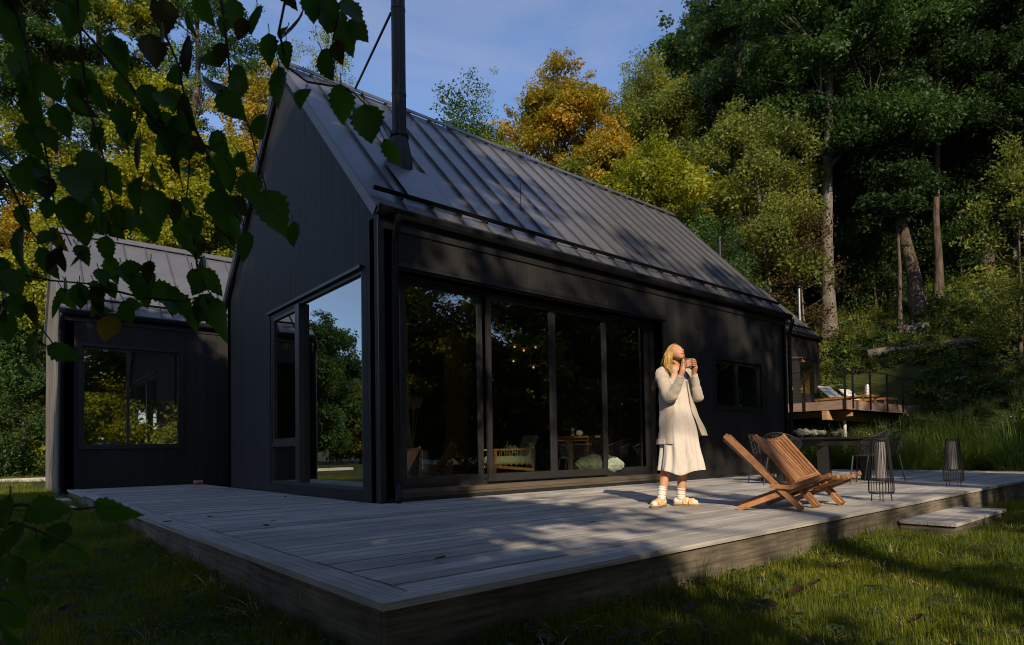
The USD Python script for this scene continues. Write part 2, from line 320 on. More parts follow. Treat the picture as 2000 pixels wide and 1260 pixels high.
part(house, 'rake_trim', [roof_box(-.085, -.051, 0, LR, -.12, .015, so, s2, n2)], M['black_trim'])
part(house, 'rake_trim', [roof_box(-.072, -.055, 0, LR - .1, -.16, -.122, so, s2, n2)], M['black_trim'])
ridge = part(house, 'ridge_cap', [roof_box(-.06, L + .06, LR - .14, LR + .035, .042, .056), roof_box(-.06, L + .06, LR - .14, LR + .03, .042, .056, so, s2, n2)], M['seam_metal'])
# snow rail above the eave, with a bracket on every seam
rail = part(house, 'snow_rail', [roof_box(.02, L + .02, .40, .425, .045, .092)], M['pipe_black'])
part(rail, 'rail_pipe', [tube([RO + A3(.02, 0, 0) + sd * .41 + nm * .095, RO + A3(L + .02, 0, 0) + sd * .41 + nm * .095], .010)], M['pipe_black'])
for k in range(1, npan): part(rail, 'bracket', roof_box(-.05 + k * pw - .018, -.05 + k * pw + .018, .33, .44, .041, .062), M['pipe_black'])
# gutter
gp = Polygon([(-.02, .0), (-.115, .0), (-.135, -.03), (-.125, -.085), (-.085, -.118), (-.03, -.118), (-.0, -.09), (0, 0)])
gut = part(house, 'gutter', plate(gp, (-.06, -.022, ZE - .045), Y, Z, 0, L + .14), M['pipe_black'])
for k in range(12): part(gut, 'hanger', plate(gp.buffer(.006), (-.03 + k * .9, -.022, ZE - .045), Y, Z, 0, .035), M['pipe_black'])
part(house, 'eave_board', bx(0, L, -.021, -.004, 3.36, 3.56), M['black_trim'])
def downpipe(parent, x, y, zt, zb, foot=True, dx=-.03):
    p = [(x, y - .09, zt), (x, y - .085, zt - .10), (x, y - .03, zt - .26), (x, y, zt - .34), (x, y, zb + .26), (x, y - .02, zb + .20), (x + dx, y - .10, zb + .06), (x + dx, y - .12, zb + .015)]
    d = part(parent, 'downpipe', tube(p, .043, 12), M['pipe_black'], True)
    for zz in (zt - .42, zt - .75, zb + .42):
        part(d, 'pipe_clip', [tube([(x, y, zz), (x, y, zz + .03)], .049, 12), bx(x - .012, x + .012, y, y + .06, zz, zz + .03)], M['pipe_black'])
downpipe(house, .185, -.075, ZE - .16, .0)
downpipe(house, L + .06, -.06, ZE - .16, .0)
# chimney flue with storm collar, sleeve joints and a stay to the ridge
cb = A3(.90, 1.06, ZE + SL * 1.06)
ch = part(house, 'chimney', tube([cb + A3(0, 0, -.1), cb + A3(0, 0, 5.2)], .100, 28), M['pipe_black'], 40)
part(ch, 'flashing', lathe([(.19, -.16), (.18, .10), (.12, .40), (.118, .44)], 28, cb), M['pipe_black'], 40)
part(ch, 'storm_collar', lathe([(.135, .41), (.135, .46), (.102, .475)], 28, cb), M['pipe_black'], 40)
part(ch, 'base_flange', [roof_box(.58, 1.26, .55, 1.52, .042, .050)], M['roof_metal'])
for zz in (1.02, 2.28, 3.2, 4.2): part(ch, 'joint_band', lathe([(.101, zz), (.1045, zz + .004), (.1045, zz + .045), (.101, zz + .05)], 28, cb), M['pipe_black'], 40)
st0 = A3(cb[0], cb[1], ony(762, 20, cb[1])[2]); st1 = ony(692, 155, YR)
part(ch, 'stay', tube([st0 + A3(-.09, .05, 0), A3(st1[0], YR, ZR + .02)], .019, 8), M['pipe_black'])
v2 = ony(1405, 470, 3.9)
fl = part(house, 'vent_pipe', tube([(v2[0], 3.9, ZR - .9), (v2[0], 3.9, v2[2] + .02)], .075, 16), M['pipe_black'], 40)
part(fl, 'vent_cap', lathe([(.07, -.02), (.10, .0), (.10, .10), (.06, .12), (.0, .13)], 16, (v2[0], 3.9, v2[2])), M['pipe_black'], 40)
# sliding doors, set back into the wall
RD = .24
part(house, 'door_reveal', [bx(DX1, DX1 + .02, .02, RD + .1, 0, DZ), bx(DX0 - .02, DX0, .02, RD + .1, 0, DZ), bx(DX0 - .02, DX1 + .02, .02, RD + .1, DZ, DZ + .02)], M['black_trim'])
part(house, 'head_flashing', [bx(DX0 - .04, DX1 + .04, -.035, .02, DZ + .021, DZ + .06), bx(DX0 - .04, DX1 + .04, -.028, .02, DZ + .065, DZ + .085)], M['black_trim'])
def sheet(x0, x1, y, z0, z1): return tm([(x0, y, z0), (x1, y, z0), (x1, y, z1), (x0, y, z1)], [[0, 1, 2], [0, 2, 3]])
def sheet_x(x, y0, y1, z0, z1): return tm([(x, y1, z0), (x, y0, z0), (x, y0, z1), (x, y1, z1)], [[0, 1, 2], [0, 2, 3]])
def rect_frame(x0, x1, y0, y1, z0, z1, w, wb=None):
    wb = wb or w
    return [bx(x0, x0 + w, y0, y1, z0, z1), bx(x1 - w, x1, y0, y1, z0, z1), bx(x0 + w, x1 - w, y0, y1, z0, z0 + wb), bx(x0 + w, x1 - w, y0, y1, z1 - w, z1)]
part(house, 'door_frame', rect_frame(DX0, DX1, RD + .03, RD + .10, .14, DZ, .055), M['black_frame'])
pxs = [(786, 946), (950, 1080), (1078, 1183), (1183, 1270)]
for i, (a, b) in enumerate(pxs):
    xa, xb = ony(a, 760, RD)[0], min(ony(b, 760, RD)[0], DX1 - .02)
    xa = max(xa, DX0 + .02)
    yo = RD - (.02 if i in (1, 2) else -.035) - (.012 if i == 1 else 0)
    d = part(house, 'door_leaf', rect_frame(xa, xb, yo, yo + .045, .175, DZ - .03, .075, .11), M['black_frame'])
    part(d, 'pane', sheet(xa + .07, xb - .07, yo + .02, .28, DZ - .10), M['door_glass'])
part(house, 'door_sill', [bx(DX0 - .02, DX1 + .02, -.012, RD + .1, .085, .14)], M['sill_wood'])
part(house, 'door_sill', [bx(DX0 - .02, DX1 + .02, -.006, .02, .0, .08)], M['sill_wood'])
# kitchen window
w_ = part(house, 'kitchen_window', rect_frame(SW[0], SW[1], .03, .12, SW[2], SW[3], .05) + [bx(8.08, 8.14, .03, .12, SW[2] + .05, SW[3] - .05)], M['black_frame'])
part(w_, 'pane', sheet(SW[0] + .05, 8.08, .06, SW[2] + .05, SW[3] - .05), M['door_glass'])
part(w_, 'pane', sheet(8.14, SW[1] - .05, .06, SW[2] + .05, SW[3] - .05), M['door_glass'])
part(w_, 'casing', rect_frame(SW[0] - .05, SW[1] + .05, -.022, .03, SW[2] - .05, SW[3] + .05, .05), M['black_trim'])
# gable window: a tall fixed pane and a narrow opening light, set in deep jambs
GY0, GY1 = .44, 3.86
def gframe(y0, y1, z0, z1, w, x0, x1): return [bx(x0, x1, y0, y0 + w, z0, z1), bx(x0, x1, y1 - w, y1, z0, z1), bx(x0, x1, y0 + w, y1 - w, z0, z0 + w), bx(x0, x1, y0 + w, y1 - w, z1 - w, z1)]
gw = part(house, 'gable_window', gframe(GY0, GY1, .14, 2.94, .045, .01, .16), M['black_frame'])
part(gw, 'head_drip', bx(-.05, .02, GY0 - .04, GY1 + .04, 2.945, 2.985), M['black_trim'])
part(gw, 'mullion', bx(-.03, .15, 2.50, 2.66, .185, 2.895), M['black_frame'])
part(gw, 'transom', bx(-.005, .14, 2.66, GY1 - .045, .74, .81), M['black_frame'])
part(gw, 'sash', gframe(2.66, GY1 - .05, .81, 2.89, .06, .02, .10), M['black_frame'])
part(gw, 'pane', sheet_x(.05, GY0 + .045, 2.50, .185, 2.895), M['gable_glass'], label='tall mirror-like pane')
part(gw, 'pane', sheet_x(.05, 2.72, GY1 - .11, .87, 2.83), M['gable_glass'])
part(gw, 'pane', sheet_x(.05, 2.66, GY1 - .05, .185, .74), M['gable_glass'])
# inside of the house
part(house, 'floor', bx(.2, L - .02, .2, W - .2, .05, .13), M['interior_floor'])
part(house, 'ceiling', [roof_box(.2, L - .02, .3, LR - .1, -.2, -.13), roof_box(.2, L - .02, .3, LR - .1, -.2, -.13, so, s2, n2)], M['dark_wall'])
part(house, 'inner_wall', plate(Polygon([(-.25, .13), (-.25, 3.5), (-YR, ZR - .4), (-W + .25, 3.5), (-W + .25, .13)]), (6.7, 0, 0), -Y, Z, 0, .1), M['dark_wall'])
part(house, 'inner_wall', bx(.2, 6.6, W - .34, W - .22, .13, 3.4), M['dark_wall'])
part(house, 'inner_column', bx(2.35, 2.62, 3.9, 4.1, .13, 3.3), M['plaster'])
part(house, 'inner_wall', bx(4.55, 5.2, 5.6, 5.8, .13, 3.3), M['oak'], label='orange wood panelling')

# ------------------------------------------------------------------ deck
deck = thing('deck', 'weathered grey timber deck wrapping the front and gable of the house', 'deck')
DXL, DXR, DYF, DT = -2.35, 12.5, -4.60, .032
bw = .140; gap = .009
part(deck, 'border_board', tm(hexa([(DXL, DYF, -DT), (DXR, DYF, -DT), (DXR, DYF + bw, -DT), (DXL + bw + .05, DYF + bw, -DT), (DXL, DYF, 0), (DXR, DYF, 0), (DXR, DYF + bw, 0), (DXL + bw + .05, DYF + bw, 0)]).vertices, BF), M['deck_wood'])
ys = [DYF + .0, -1.3, 2.6, 5.6, 8.43]
for k in range(4):
    y0, y1 = ys[k] + (0 if k == 0 else .002), ys[k + 1] - .002
    xr = DXL + bw + .045
    v = [(DXL, y0, -DT), (xr, y0 + (bw if k == 0 else 0), -DT), (xr, y1, -DT), (DXL, y1, -DT)]
    part(deck, 'border_board', hexa(v + [(a, b, 0) for a, b, _ in v]), M['deck_wood_side'])
y = DYF + bw + gap; r_ = 0
while y < 8.43:
    x1 = DXR if y + bw < .0 else -.03
    if y < 0 < y + bw: x1 = -.03
    x = DXL + bw + .05 + gap
    x = DXL + .2
    cuts = [x]
    if x1 > 5:
        c = x + [1.9, 4.1, 3.0, 2.4, 4.8][r_ % 5]
        while c < x1 - .8: cuts.append(c); c += [3.6, 4.2, 3.0][(r_ + len(cuts)) % 3]
    cuts.append(x1)
    for a, b in zip(cuts[:-1], cuts[1:]):
        dz = rng.uniform(-.004, .002)
        part(deck, 'deck_board', bx(a + .0015, b - .0015, y, y + bw, -DT, dz), M['deck_wood'])
    if y < 0 < y + bw: part(deck, 'deck_board', bx(-.02, DXR, y, -.03, -DT, -.002), M['deck_wood'])
    y += bw + gap; r_ += 1
for a, b in ((DXL + .02, 1.2), (1.2, 4.9), (4.9, 8.6), (8.6, DXR - .02)):
    part(deck, 'fascia_board', bx(a + .002, b - .002, DYF + .02, DYF + .055, -.42, -DT - .001), M['fascia_wood'])
for a, b in ((DYF + .056, -1.4), (-1.4, 2.1), (2.1, 5.4), (5.4, 8.43)):
    part(deck, 'fascia_board', bx(DXL + .02, DXL + .055, a + .002, b - .002, -.40, -DT - .001), M['fascia_wood'])
part(deck, 'fascia_board', bx(DXR - .055, DXR - .02, DYF + .056, 0, -.4, -DT - .001), M['fascia_wood'])
part(deck, 'under_deck', bx(DXL + .06, DXR - .06, DYF + .06, -.05, -.5, -.12), M['dark_wall'])
part(deck, 'under_deck', bx(DXL + .06, -.05, -.05, 8.4, -.5, -.12), M['dark_wall'])
step = thing('deck_step', 'low timber step of two boards against the deck edge', 'step', (3.28, DYF - .01, 0))
part(step, 'tread_board', bx(0, 1.85, -.245, .0, -.185, -.155), M['deck_wood'])
part(step, 'tread_board', bx(0, 1.85, -.49, -.251, -.185, -.155), M['deck_wood'])
part(step, 'riser', bx(.02, .05, -.47, 0, -.45, -.186), M['fascia_wood'])
part(step, 'riser', bx(1.80, 1.83, -.47, 0, -.45, -.186), M['fascia_wood'])
part(step, 'riser', bx(.05, 1.80, -.47, -.44, -.45, -.186), M['fascia_wood'])

# ------------------------------------------------------------------ left wing
wing = thing('black_wing_house', 'smaller black gabled house with grey metal roof on the left', 'house')
WX0, WX1, WY0, WH, WZE = -2.44, 5.0, 8.45, 2.12, 3.60
WF = Polygon([(WX0, -.3), (WX1, -.3), (WX1, 3.5), (WX0, 3.5)]).difference(sbox(-2.12, .84, -.38, 2.86))
part(wing, 'wall', plate(WF, (0, WY0 + .02, 0), X, Z, -.2, -.021), M['dark_wall'])
clad(wing, WF, (0, WY0, 0), X, .198, M['black_siding_front'])
lg = Polygon([(-WY0, -.35), (-WY0, WZE - .1), (-WY0 - WH, WZE + WH - .1), (-WY0 - 2 * WH, WZE - .1), (-WY0 - 2 * WH, -.35)])
part(wing, 'wall', plate(lg, (WX0 + .02, 0, 0), -Y, Z, -.2, -.021), M['dark_wall'])
clad(wing, lg, (WX0, 0, 0), -Y, .2, M['wing_wood'])
rw = sbox(WX0 + .2, -.3, WX1, WZE).difference(sbox(-2.0, .85, 1.4, 2.3))
part(wing, 'wall', plate(rw, (0, WY0 + 2 * WH, 0), X, Z, 0, .18), M['dark_wall'])
part(wing, 'floor', bx(WX0 + .2, WX1, WY0 + .2, WY0 + 2 * WH - .2, .05, .13), M['interior_floor'])
part(wing, 'inner_wall', bx(1.8, 1.9, WY0 + .2, WY0 + 2 * WH - .2, .13, 3.6), M['dark_wall'])
wsd, wn = A3(0, math.cos(math.pi / 4), math.sin(math.pi / 4)), A3(0, -math.sin(math.pi / 4), math.cos(math.pi / 4))
wo = A3(0, WY0 - .1, WZE - .1); wl = (WH + .1) * math.sqrt(2)
nw = 17; ww = .44
for k in range(nw):
    x0 = WX0 - .05 + k * ww
    part(wing, 'roof_panel', roof_box(x0 + .004, x0 + ww - .004, 0, wl - .02, -.07, .001 * (k % 3), wo, wsd, wn), M['roof_metal'])
    if k: part(wing, 'roof_seam', roof_box(x0 - .009, x0 + .009, .02, wl - .03, -.004, .034, wo, wsd, wn), M['seam_metal'])
wo2, ws2, wn2 = A3(0, WY0 + 2 * WH + .1, WZE - .1), A3(0, -wsd[1], wsd[2]), A3(0, -wn[1], wn[2])
part(wing, 'rear_roof', roof_box(WX0 - .05, WX1, 0, wl - .02, -.07, 0, wo2, ws2, wn2), M['roof_metal'])
part(wing, 'ridge_cap', [roof_box(WX0 - .06, WX1, wl - .16, wl + .04, .036, .05, wo, wsd, wn), roof_box(WX0 - .06, WX1, wl - .16, wl + .035, .036, .05, wo2, ws2, wn2)], M['roof_metal'])
wr = part(wing, 'snow_rail', [roof_box(WX0, WX1, .42, .44, .04, .085, wo, wsd, wn)], M['pipe_black'])
part(wing, 'gutter', plate(gp, (WX0 - .06, WY0 - .022, WZE - .045), Y, Z, 0, 5.5), M['pipe_black'])
part(wing, 'eave_board', bx(WX0, WX1, WY0 - .021, WY0 - .004, 3.34, 3.54), M['black_trim'])
downpipe(wing, WX0 - .02, WY0 - .06, WZE - .16, -.2)
ww_ = part(wing, 'wing_window', rect_frame(-2.12, -.38, WY0 + .03, WY0 + .12, .84, 2.86, .045) + [bx(-1.36, -1.31, WY0 + .03, WY0 + .12, .885, 2.815)], M['black_frame'])
part(ww_, 'pane', sheet(-2.075, -1.36, WY0 + .06, .885, 2.815), M['gable_glass'])
part(ww_, 'pane', sheet(-1.31, -.425, WY0 + .06, .885, 2.815), M['door_glass'])
part(ww_, 'roller_blind', [bx(-1.30, -.43, WY0 + .14, WY0 + .15, 1.85, 2.80), bx(-1.30, -.43, WY0 + .135, WY0 + .16, 1.83, 1.855)], M['blind'])
part(ww_, 'casing', rect_frame(-2.17, -.33, WY0 - .022, WY0 + .03, .79, 2.91, .05), M['black_trim'])

# ------------------------------------------------------------------ back house and raised terrace
BY, BZ = 3.0, 1.9
BXR = ony(1600, 700, BY)[0]; BZE = ony(1602, 657, BY)[2]
back = thing('black_back_house', 'small black house with grey roof behind the raised terrace', 'house')
bwin = [ony(1563, 737, BY)[0], ony(1597, 737, BY)[0], ony(1580, 772, BY)[2], ony(1580, 702, BY)[2]]
BF_ = Polygon([(11.2, .2), (BXR, .2), (BXR, BZE - .1), (11.2, BZE - .1)]).difference(sbox(bwin[0], bwin[2], bwin[1], bwin[3]))
part(back, 'wall', plate(BF_, (0, BY + .02, 0), X, Z, -.08, -.021), M['dark_wall'])
clad(back, BF_, (0, BY, 0), X, .3, M['black_siding_front'])
bh = 2.2
part(back, 'wall', plate(Polygon([(-BY, .2), (-BY, BZE - .12), (-BY - bh, BZE + bh - .12), (-BY - 2 * bh, BZE - .12), (-BY - 2 * bh, .2)]), (BXR - .02, 0, 0), -Y, Z, -.02, .02), M['black_siding_front'])
part(back, 'wall', bx(11.2, BXR - .2, BY + 2 * bh - .2, BY + 2 * bh, .2, BZE), M['dark_wall'])
bo = A3(0, BY - .12, BZE - .12); bl = (bh + .12) * math.sqrt(2)
for k in range(16):
    x0 = BXR + .08 - (k + 1) * .4
    part(back, 'roof_panel', roof_box(x0 + .004, x0 + .396, 0, bl - .02, -.07, .001 * (k % 3), bo, wsd, wn), M['roof_metal'])
    if k: part(back, 'roof_seam', roof_box(x0 + .39, x0 + .41, .02, bl - .03, -.004, .035, bo, wsd, wn), M['seam_metal'])
part(back, 'rear_roof', roof_box(10.4, BXR + .08, 0, bl - .02, -.07, 0, A3(0, BY + 2 * bh + .12, BZE - .12), ws2, wn2), M['roof_metal'])
part(back, 'snow_rail', [roof_box(11, BXR, .4, .43, .04, .10, bo, wsd, wn)], M['pipe_black'])
part(back, 'gutter', plate(gp, (11, BY - .022, BZE - .05), Y, Z, 0, BXR - 10.94), M['pipe_black'])
fp = ony(1562, 620, BY + 1.1)
bf = part(back, 'flue', tube([(fp[0], BY + 1.1, BZE + .7), (fp[0], BY + 1.1, ony(1562, 562, BY + 1.1)[2])], .055, 14), M['steel_grey'], 40)
zc = ony(1562, 562, BY + 1.1)[2]
part(bf, 'flue_cap', lathe([(.06, -.05), (.11, 0), (.11, .05), (.05, .07), (.11, .10), (.0, .14)], 14, (fp[0], BY + 1.1, zc)), M['pipe_black'], 40)
bwn = part(back, 'lit_window', rect_frame(bwin[0], bwin[1], BY + .03, BY + .12, bwin[2], bwin[3], .05), M['black_frame'])
part(bwn, 'pane', sheet(bwin[0] + .05, bwin[1] - .05, BY + .07, bwin[2] + .05, bwin[3] - .05), M['door_glass'])
part(back, 'cedar_wall', [bx(BXR - .075, BXR - .05, BY + .185, BY + 1.9, BZ, BZE - .2), bx(bwin[0] - 1.2, BXR - .08, BY + 1.5, BY + 1.6, BZ, BZE - .2)], M['cedar_inside'], label='yellow cedar boards inside the window')
ter = thing('raised_terrace', 'raised timber terrace on posts in front of the small back house', 'terrace')
TX0, TY0 = 14.97, .63
TX1 = ony(1812, 797, TY0)[0]; TX1 = max(TX1, TX0 + 2.6)
tb = .14; x = TX0 + .03
while x < TX1:
    part(ter, 'terrace_board', bx(x, min(x + tb - .006, TX1), TY0 + .03, BY - .01, BZ - .03, BZ), M['terrace_wood']); x += tb
part(ter, 'side_fascia', bx(TX0, TX0 + .03, TY0, BY, BZ - .26, BZ), M['terrace_wood'])
xs_ = [ony(px, 790, TY0)[0] for px in (1665, 1699, 1732, 1762, 1790)] + [TX1]
for a, b in zip([TX0] + xs_[:-1], xs_):
    if b - a > .05: part(ter, 'front_fascia', bx(a + .004, b - .004, TY0 - .001, TY0 + .03, BZ - .27, BZ), M['terrace_wood'])
part(ter, 'beam', bx(TX0 - .1, TX1 - .3, TY0 + .55, TY0 + .7, BZ - .55, BZ - .28), M['beam_wood'])
part(ter, 'beam', bx(TX0 + .5, TX0 + .62, TY0 + .1, BY, BZ - .45, BZ - .27), M['beam_wood'])
part(ter, 'joist_deck', bx(TX0 + .05, TX1 - .05, TY0 + .05, BY - .05, BZ - .2, BZ - .035), M['dark_wall'])
for px in (1650, 1724):
    q = ony(px, 840, TY0 + .62); part(ter, 'steel_post', tube([(q[0], TY0 + .62, ground_z(q[0], TY0 + .62) - .2), (q[0], TY0 + .62, BZ - .55)], .05, 12), M['white_paint'], 40)
def post(x_, y_): part(ter, 'railing_post', bevel_box(x_ - .022, x_ + .022, y_ - .022, y_ + .022, BZ - .24, BZ + .92, .004), M['pipe_black'])
for xx in xs_: post(xx, TY0 - .024)
for yy in (TY0 + .05, TY0 + 1.25, BY - .1): post(TX0 - .024, yy)
for yy in (TY0 + .9, BY - .3): post(TX1 + .024, yy)
part(ter, 'handrail', bar((TX0 - .03, TY0 - .024, BZ + .93), (TX1 + .03, TY0 - .024, BZ + .93), .05, .022), M['pipe_black'])
part(ter, 'handrail', bar((TX0 - .024, TY0, BZ + .93), (TX0 - .024, BY, BZ + .93), .05, .022), M['pipe_black'])
for k in range(8):
    z_ = BZ + .08 + k * .1
    part(ter, 'railing_wire', tube([(TX0, TY0 - .024, z_), (TX1, TY0 - .024, z_)], .004, 5), M['pipe_black'])
    part(ter, 'railing_wire', tube([(TX0 - .024, TY0, z_), (TX0 - .024, BY, z_)], .004, 5), M['pipe_black'])
# ------------------------------------------------------------------ trees
def leaves(n, spread, size, seed, up=.55, jitter=.35, kite=.62, droop=0.):
    """n folded kite leaves in a flattened blob."""
    r = np.random.default_rng(seed)
    c = r.normal(size=(n, 3)); c /= np.linalg.norm(c, axis=1, keepdims=True); c *= (r.random((n, 1)) ** .45); c *= np.asarray(spread)
    nrm = r.normal(size=(n, 3)) * (1 - up) + A3(0, 0, up) + c / np.max(spread) * .35; nrm /= np.linalg.norm(nrm, axis=1, keepdims=True)
    d = r.normal(size=(n, 3)) + c / np.max(spread) * .8 - A3(0, 0, droop); d -= nrm * (d * nrm).sum(1, keepdims=True); d /= np.linalg.norm(d, axis=1, keepdims=True)
    s = np.cross(nrm, d); l = size * (1 + jitter * (r.random((n, 1)) * 2 - 1))
    b, t = c - d * l * .5, c + d * l * .5 - nrm * l * .10
    m = c - d * l * .08
    w = l * kite * .5
    v = np.stack([b, m + s * w + nrm * l * .07, t, m - s * w + nrm * l * .07], 1).reshape(-1, 3)
    k = np.arange(n)[:, None] * 4
    return tm(v, np.vstack([k + [0, 1, 2], k + [0, 2, 3]]))
PROTO = {'coarse': [leaves(52, (.64, .64, .42), .24, 8), leaves(48, (.7, .55, .4), .25, 9)],
         'broad': [leaves(120, (.62, .62, .36), .155, 1), leaves(110, (.7, .5, .32), .17, 2), leaves(95, (.5, .6, .42), .14, 3)],
         'fine': [leaves(130, (.55, .55, .5), .105, 4, up=.3), leaves(120, (.6, .45, .45), .115, 5, up=.3)],
         'airy': [leaves(60, (.7, .6, .45), .125, 6, up=.35), leaves(70, (.6, .7, .4), .13, 7, up=.35)]}
def instancer(parent_path, name, protos, mats, pos, quat, scl, idx):
    pi = UsdGeom.PointInstancer.Define(stage, uniq(parent_path, name)); p = str(pi.GetPath()); rel = pi.CreatePrototypesRel()
    for k, (m_, mt) in enumerate(zip(protos, mats)):
        q = usdkit.mesh(stage, f'{p}/leaf_spray_{k:03d}' if k else f'{p}/leaf_spray', m_, mt); rel.AddTarget(q.GetPath())
    pi.CreatePositionsAttr(Vt.Vec3fArray.FromNumpy(np.asarray(pos, np.float32)))
    pi.CreateOrientationsAttr(Vt.QuathArray([Gf.Quath(float(a), float(b), float(c), float(d)) for a, b, c, d in quat]))
    pi.CreateScalesAttr(Vt.Vec3fArray.FromNumpy(np.asarray(scl, np.float32)))
    pi.CreateProtoIndicesAttr(Vt.IntArray.FromNumpy(np.asarray(idx, np.int32)))
    return pi.GetPrim()
def rand_quat(r, n, tilt=.5):
    a = r.random(n) * 2 * np.pi; ax = r.random(n) * 2 * np.pi; t = r.normal(size=n) * tilt
    q1 = np.stack([np.cos(a / 2), 0 * a, 0 * a, np.sin(a / 2)], 1)
    q2 = np.stack([np.cos(t / 2), np.sin(t / 2) * np.cos(ax), np.sin(t / 2) * np.sin(ax), 0 * a], 1)
    w = q1[:, :1] * 0; w1, x1, y1, z1 = q2.T; w2, x2, y2, z2 = q1.T
    return np.stack([w1 * w2 - x1 * x2 - y1 * y2 - z1 * z2, w1 * x2 + x1 * w2 + y1 * z2 - z1 * y2, w1 * y2 - x1 * z2 + y1 * w2 + z1 * x2, w1 * z2 + x1 * y2 - y1 * x2 + z1 * w2], 1)

# Where the trees beyond the left of the lawn leave gaps for the sun: places in sunlight in the photograph, carried along the sun's direction
SUX, SUY = sx, sy
def sun_uv(P): P = np.asarray(P, float); return np.stack([P @ SUX, P @ SUY], -1)
GAPS = []
def gap_(pts, prob, grow=.25):
    pts = [A3(*p) for p in pts]; GAPS.append((Polygon(sun_uv(pts)).buffer(grow), max(p @ SUN for p in pts), prob))
kr = (ZR - ZE) / YR
def onroof(x, y): v = ray(x, y); t = (ZE + kr * CAM[1] - CAM[2]) / (v[2] - kr * v[1]); return CAM + v * t
gap_([onz(*p) for p in [(985, 972), (1180, 948), (1420, 935), (1620, 922), (1660, 955), (1700, 985), (1560, 1012), (1400, 1038), (1270, 1040), (1140, 1012), (1000, 992)]], 1.0, .22)
WD = 7.0
gap_([at(*p, 6.42) for p in [(1272, 1000), (1272, 660), (1395, 660), (1395, 1000)]], 1.0, .3)
gap_([at(*p, 6.1) for p in [(1400, 1005), (1405, 835), (1650, 835), (1660, 1000)]], .97, .2)
gap_([onz(*p, -.28) for p in [(1130, 1165), (1290, 1100), (1500, 1062), (1750, 1050), (2010, 1060), (2030, 1185), (1750, 1185), (1500, 1180), (1230, 1200)]], .97, .2)
gap_([ony(*p, DYF) for p in [(1180, 1120), (1600, 1030), (1600, 1060), (1200, 1160)]], .7, .1)
gap_([onroof(*p) for p in [(900, 290), (1306, 416), (1540, 600), (1200, 520), (960, 450)]], .50, .0)
gap_([onroof(*p) for p in [(640, 240), (900, 300), (960, 440), (760, 385)]], .25, .0)
gap_([at(*p, 18.5) for p in [(205, 470), (440, 505), (440, 590), (250, 575)]], .92, .3)
gap_([at(*p, 18) for p in [(1545, 690), (1740, 700), (1815, 790), (1700, 850), (1550, 850)]], .85, .3)
gap_([at(*p, 19.5) for p in [(1545, 680), (1610, 680), (1610, 785), (1545, 785)]], 1.0, .5)
gap_([at(*p, 28) for p in [(180, 140), (560, 100), (560, 500), (180, 500)]], .95, .5)
gap_([at(*p, 32) for p in [(830, 60), (1400, 60), (1430, 560), (1100, 420), (840, 250)]], .97, .5)
gap_([at(*p, 11) for p in [(795, 935), (800, 800), (1220, 790), (1215, 925)]], .85, .1)
gap_([onz(*p, -.05) for p in [(-40, 928), (95, 926), (95, 950), (-40, 955)]], .9, .4)
gap_([at(*p, 16) for p in [(1700, 700), (2010, 640), (2010, 925), (1720, 915)]], .72, .1)
for px, py, rr in [(290, 965, .25), (311, 994, .22), (360, 1012, .25), (545, 1001, .2), (473, 1017, .2), (646, 1021, .2), (880, 985, .35), (950, 960, .3), (1080, 1075, .25), (1150, 1060, .3), (840, 1030, .18), (1000, 1050, .2), (430, 1230, .3), (160, 1180, .3), (180, 1130, .25)]:
    c_ = onz(px, py); gap_([c_ + A3(math.cos(a) * rr, math.sin(a) * rr, 0) for a in np.linspace(0, 6.28, 9)[:-1]], .85, .1)
for px, py, rr in [(868, 492, .16), (1000, 525, .14), (1128, 552, .22), (1195, 575, .20), (1240, 590, .16), (1335, 640, .25), (1450, 655, .3), (1500, 690, .2), (765, 760, .12)]:
    c_ = ony(px, py, 0); gap_([c_ + A3(math.cos(a) * rr, 0, math.sin(a) * rr * 1.6) for a in np.linspace(0, 6.28, 9)[:-1]], .9, .05)
for px, py, rr in [(1735, 1005, .22), (1800, 990, .18), (1895, 965, .16), (1560, 1055, .25), (1470, 1085, .2), (1290, 1130, .18), (1050, 1180, .15)]:
    c_ = ony(px, py, DYF); gap_([c_ + A3(math.cos(a) * rr, 0, math.sin(a) * rr) for a in np.linspace(0, 6.28, 9)[:-1]], .9, .05)
from shapely import prepared, points as sh_points, contains
def open_to_sun(P, r, rad=.62):
    """Which leaf sprays may stand at P: not where they would shade a sunlit place."""
    uv = sun_uv(P); t = P @ SUN; ok = np.ones(len(P), bool); pts = sh_points(uv); dice = r.random(len(P))
    for poly, tm_, pr in GAPS:
        ok &= ~(contains(poly.buffer(rad), pts) & (t > tm_ + .5) & (dice < pr))
    return ok
NTREE = [0]
